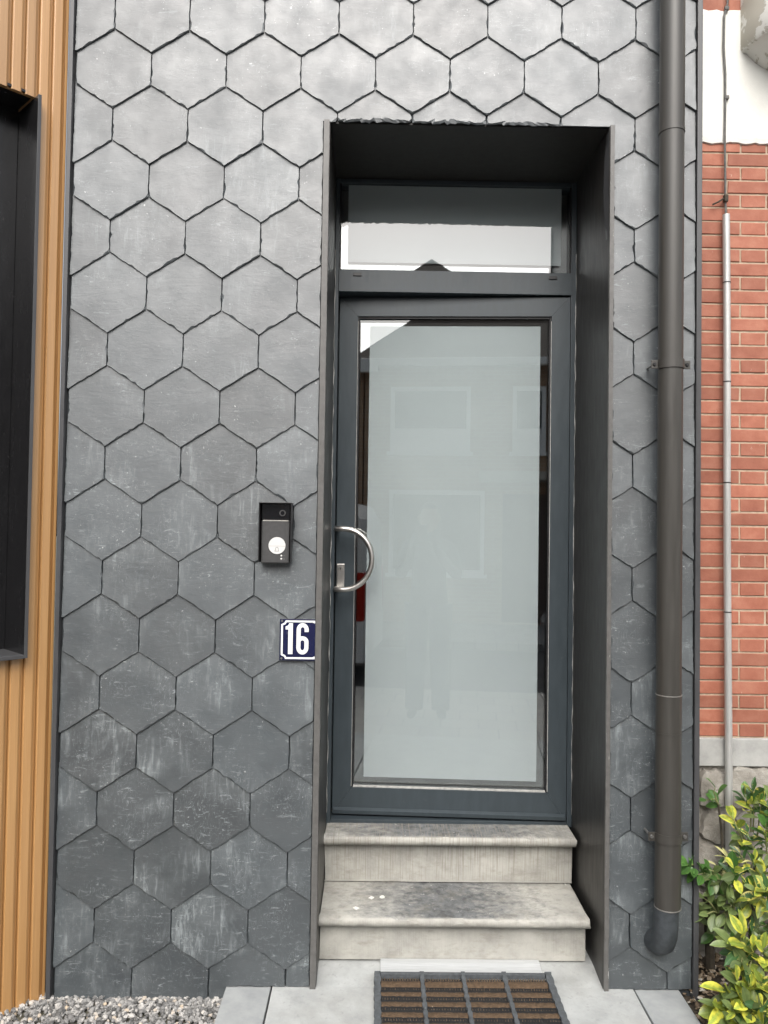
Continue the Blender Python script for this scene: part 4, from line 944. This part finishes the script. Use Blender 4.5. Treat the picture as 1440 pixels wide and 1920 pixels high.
def hip_house(name, label, x0, x1, wall, eave, ridge, dep, wins, doorx):
    h = thing(name, ((x0+x1)/2, FYS, 0), label, 'house', 'houses across the street')
    box('wall', wall, x0, x1, FYS-dep, FYS, -.1, eave, 0, h)
    o_ = .28; xm = (x0+x1)/2; ym = FYS-dep/2; hx = max(0, (x1-x0)/2-dep/2)
    v = [(x0-o_, FYS+o_, eave+.002), (x1+o_, FYS+o_, eave+.002), (x1+o_, FYS-dep-o_, eave+.002), (x0-o_, FYS-dep-o_, eave+.002), (xm-hx, ym, ridge), (xm+hx, ym, ridge)]
    rf = MB(); rf.add(v, [(0, 1, 5, 4), (1, 2, 5), (2, 3, 4, 5), (3, 0, 4), (3, 2, 1, 0)]); rf.build('roof', 'roof_tile', h)
    box('gutter', 'white_paint', x0-o_, x1+o_, FYS+o_+.002, FYS+o_+.10, eave-.10, eave+.03, .02, h)
    for a in wins: far_window(h, *a[:4], FYS+.031, a[4] if len(a) > 4 else False)
    dr = box('door', 'roof_tile', doorx, doorx+.95, FYS+.002, FYS+.05, .02, 2.15, 0, h); box('canopy', 'render_beige', doorx-.4, doorx+1.35, FYS+.002, FYS+.55, 2.35, 2.5, .02, h)
hip_house('brick_villa', 'brown brick house with hipped roof across the street', -.55, 4.45, 'far_brick', 4.35, 6.98, 5.0, [(-.1, 1.25, 2.85, 3.95, True), (1.95, 2.5, 2.85, 3.95, True), (2.9, 4.1, 2.85, 3.95, True), (-.1, 1.5, .8, 2.2), (3.2, 4.1, .8, 2.2)], 1.8)
hip_house('low_brick_house', 'low brick house with brown roof left of the hipped villa', -9.5, -.575, 'far_brick', 4.25, 4.95, 6.0, [(-8.5, -7, 1, 2.4), (-5.0, -3.4, 1, 2.4, True), (-2.9, -1.9, 1, 2.4)], -6.4)
hip_house('rendered_house', 'beige rendered house right of the hipped villa', 4.9, 12.5, 'render_beige', 5.2, 7.4, 6.5, [(5.5, 6.9, 3.2, 4.5), (8.2, 9.6, 3.2, 4.5, True), (10.4, 11.8, 3.2, 4.5), (5.5, 7.1, .9, 2.3), (10.2, 11.8, .9, 2.3)], 8.4)
hip_house('far_brick_house', 'two-storey brick house at the far left of the street', -18, -10, 'far_brick', 5.3, 7.6, 6.5, [(-17, -15.4, 3.2, 4.5), (-13, -11.4, 3.2, 4.5), (-17, -15.4, .9, 2.3)], -13)

def car(name, label, x0, prof, yc, wid, paint, flip, winpoly, h):
    c = thing(name, (x0, yc, -.13), label, 'car')
    sg = -1 if flip else 1
    MB().prism([(x0+sg*u, v-.13) for u, v in prof], yc-wid/2, yc+wid/2).build('body', paint, c)
    for sd_ in (-1, 1):
        y0 = yc+sd_*(wid/2+.001); y1 = yc+sd_*(wid/2+.006)
        for wp in winpoly: MB().prism([(x0+sg*u, v-.13) for u, v in wp], min(y0, y1), max(y0, y1)).build('window', 'lens_black', c)
        for wx in (.85, max(u for u, v in prof)-.9):
            t_ = thing('wheel', (x0+sg*wx, yc+sd_*wid/2, -.13+.31), None, None, parent=c)
            yy = yc+sd_*(wid/2-.16)
            MB().tube([(x0+sg*wx, yy, .18), (x0+sg*wx, yc+sd_*(wid/2+.012), .18)], .31, 28).build('tyre', 'tyre', t_); MB().tube([(x0+sg*wx, yc+sd_*(wid/2+.013), .18), (x0+sg*wx, yc+sd_*(wid/2+.02), .18)], .2, 24).build('rim', 'rim', t_)
        MB().box(min(x0, x0+sg*.13)-.004, max(x0, x0+sg*.13)+.004, min(yc+sd_*(wid/2-.12), yc+sd_*(wid/2+.006)), max(yc+sd_*(wid/2-.12), yc+sd_*(wid/2+.006)), .58, 1.08, .02).build('tail_light', 'tail_red', c)
        mxx = x0+sg*(max(u for u, v in prof)-1.45); MB().box(mxx-.09, mxx+.09, min(yc+sd_*(wid/2+.02), yc+sd_*(wid/2+.2)), max(yc+sd_*(wid/2+.02), yc+sd_*(wid/2+.2)), .93, 1.08, .03).build('mirror', paint, c)
vp = [(0, .3), (.0, .9), (.05, 1.75), (.15, 1.92), (.4, 1.96), (2.9, 1.96), (3.3, 1.85), (3.9, 1.2), (4.7, 1.02), (4.85, .8), (4.85, .3)]
car('white_van', 'white panel van parked at the kerb behind the viewer', .21, vp, -5.3, 1.85, 'car_white', True, [[(3.0, 1.2), (3.0, 1.75), (3.3, 1.72), (3.75, 1.2)]], 1.96)
cp_ = [(0, .3), (.0, .85), (.08, 1.0), (.35, 1.42), (.8, 1.5), (1.9, 1.5), (2.4, 1.38), (3.0, .98), (3.85, .82), (3.98, .6), (3.98, .3)]
car('grey_hatchback', 'grey hatchback parked at the kerb behind the viewer', 6.1, cp_, -5.3, 1.75, 'car_grey', True, [[(.5, 1.0), (.7, 1.38), (1.35, 1.42), (1.35, 1.0)], [(1.42, 1.0), (1.42, 1.42), (1.9, 1.41), (2.75, 1.0)]], 1.5)

# ------------------------------------------------------------------ the photographer, mirrored faintly in the door glass
def skin_body(name, mat, verts, edges, parent=None, root=0, sub=2):
    me = bpy.data.meshes.new(name); me.from_pydata([v[0] for v in verts], edges, []); me.materials.append(M[mat])
    o = bpy.data.objects.new(name, me); COL.objects.link(o)
    sk = o.modifiers.new('skin', 'SKIN'); sk.use_smooth_shade = True
    lay_ = me.skin_vertices[0].data if me.skin_vertices else me.attributes
    if not me.skin_vertices:
        bm = bmesh.new(); bm.from_mesh(me); bm.verts.layers.skin.verify(); bm.to_mesh(me); bm.free(); lay_ = me.skin_vertices[0].data
    for i, v in enumerate(verts):
        r_ = v[1]; lay_[i].radius = r_ if isinstance(r_, tuple) else (r_, r_); lay_[i].use_root = (i == root)
    o.modifiers.new('sub', 'SUBSURF').levels = sub; o.modifiers['sub'].render_levels = sub
    if parent: o.parent = parent
    return o
gx, gy = .93, -3.06
person = thing('person', (gx, gy, -.03), 'person in dark jacket and jeans holding up a phone', 'person')
G = lambda x, y, z: (x, y, z)           # local to the feet, facing +y
bv = [(G(0, 0, .93), (.15, .11)), (G(0, 0, 1.12), (.145, .10)), (G(0, .01, 1.30), (.165, .105)), (G(0, .0, 1.43), (.10, .085)), (G(0, .01, 1.52), .055), (G(0, .03, 1.60), (.075, .09)), (G(0, .03, 1.70), (.070, .085))]
be = [(0, 1), (1, 2), (2, 3), (3, 4), (4, 5), (5, 6)]
def limb(pts, frm):
    p = frm
    for q, r_ in pts:
        bv.append((q, r_)); be.append((p, len(bv)-1)); p = len(bv)-1
    return p
for sd_ in (-1, 1):
    limb([((sd_*.09, 0, .86), .095), ((sd_*.10, .01, .50), .062), ((sd_*.105, -.01, .30), .055), ((sd_*.11, -.02, .09), .042), ((sd_*.12, .06, .045), .042), ((sd_*.13, .15, .035), .034)], 0)
    wr = limb([((sd_*.19, .0, 1.40), .062), ((sd_*.24, .06, 1.16), .048), ((sd_*.15, .22, 1.27), .040), ((sd_*.085-.034, .325, 1.42), .027)], 3)
    pm = limb([((sd_*.075-.034, .355, 1.47), (.022, .030))], wr)
    for k in range(4):
        limb([((sd_*.070-.034, .375, 1.455+.020*k), .0095), ((sd_*.058-.034, .392, 1.458+.020*k), .0085), ((sd_*.046-.034, .388, 1.459+.019*k), .0075)], pm)
    limb([((sd_*.060-.034, .350, 1.445), .011), ((sd_*.040-.034, .356, 1.455), .009)], pm)
body = skin_body('body', 'jacket', bv, be, person)
hm = MB(); bm = bmesh.new(); bmesh.ops.create_uvsphere(bm, u_segments=24, v_segments=16, radius=1)
bm.verts.index_update(); fv = [Vector((gx+q.co.x*.078, gy+.045+q.co.y*.095, -.03+1.635+q.co.z*.118)) for q in bm.verts]; ff = [tuple(v.index for v in f.verts) for f in bm.faces]; bm.free()
hm.add(fv, ff)
hm.tube([(gx, gy+.135, 1.63), (gx, gy+.158, 1.598), (gx, gy+.140, 1.585)], [.010, .014, .010], 8)
for sd_ in (-1, 1): hm.tube([(gx+sd_*.076, gy+.04, 1.64), (gx+sd_*.086, gy+.03, 1.61), (gx+sd_*.076, gy+.04, 1.575)], [.012, .014, .008], 8)
hm.build('face', 'skin', person, smooth=True)
bm = bmesh.new(); bmesh.ops.create_uvsphere(bm, u_segments=24, v_segments=16, radius=1)
bmesh.ops.delete(bm, geom=[q for q in bm.verts if q.co.z < -.35 or (q.co.y > .45 and q.co.z < .55)], context='VERTS'); bm.verts.index_update()
hr = MB(); hr.add([Vector((gx+q.co.x*.088, gy+.038+q.co.y*.104, 1.618+q.co.z*.122)) for q in bm.verts], [tuple(v.index for v in f.verts) for f in bm.faces]); bm.free(); hr.build('hair', 'hair', person, smooth=True)
tr_ = MB()
for sd_ in (-1, 1):
    tr_.tube([(gx+sd_*.085, gy, .90), (gx+sd_*.10, gy+.01, .50), (gx+sd_*.105, gy-.01, .28), (gx+sd_*.11, gy-.02, .03)], [.118, .084, .078, .074], 16)
tr_.build('trousers', 'jeans', person, smooth=True)
ph_ = MB().box(.858, .934, -2.690, -2.682, 1.392, 1.552, .004).build('phone', 'lens_black')
tag(ph_, 'dark phone held up by the person facing the door', 'phone')
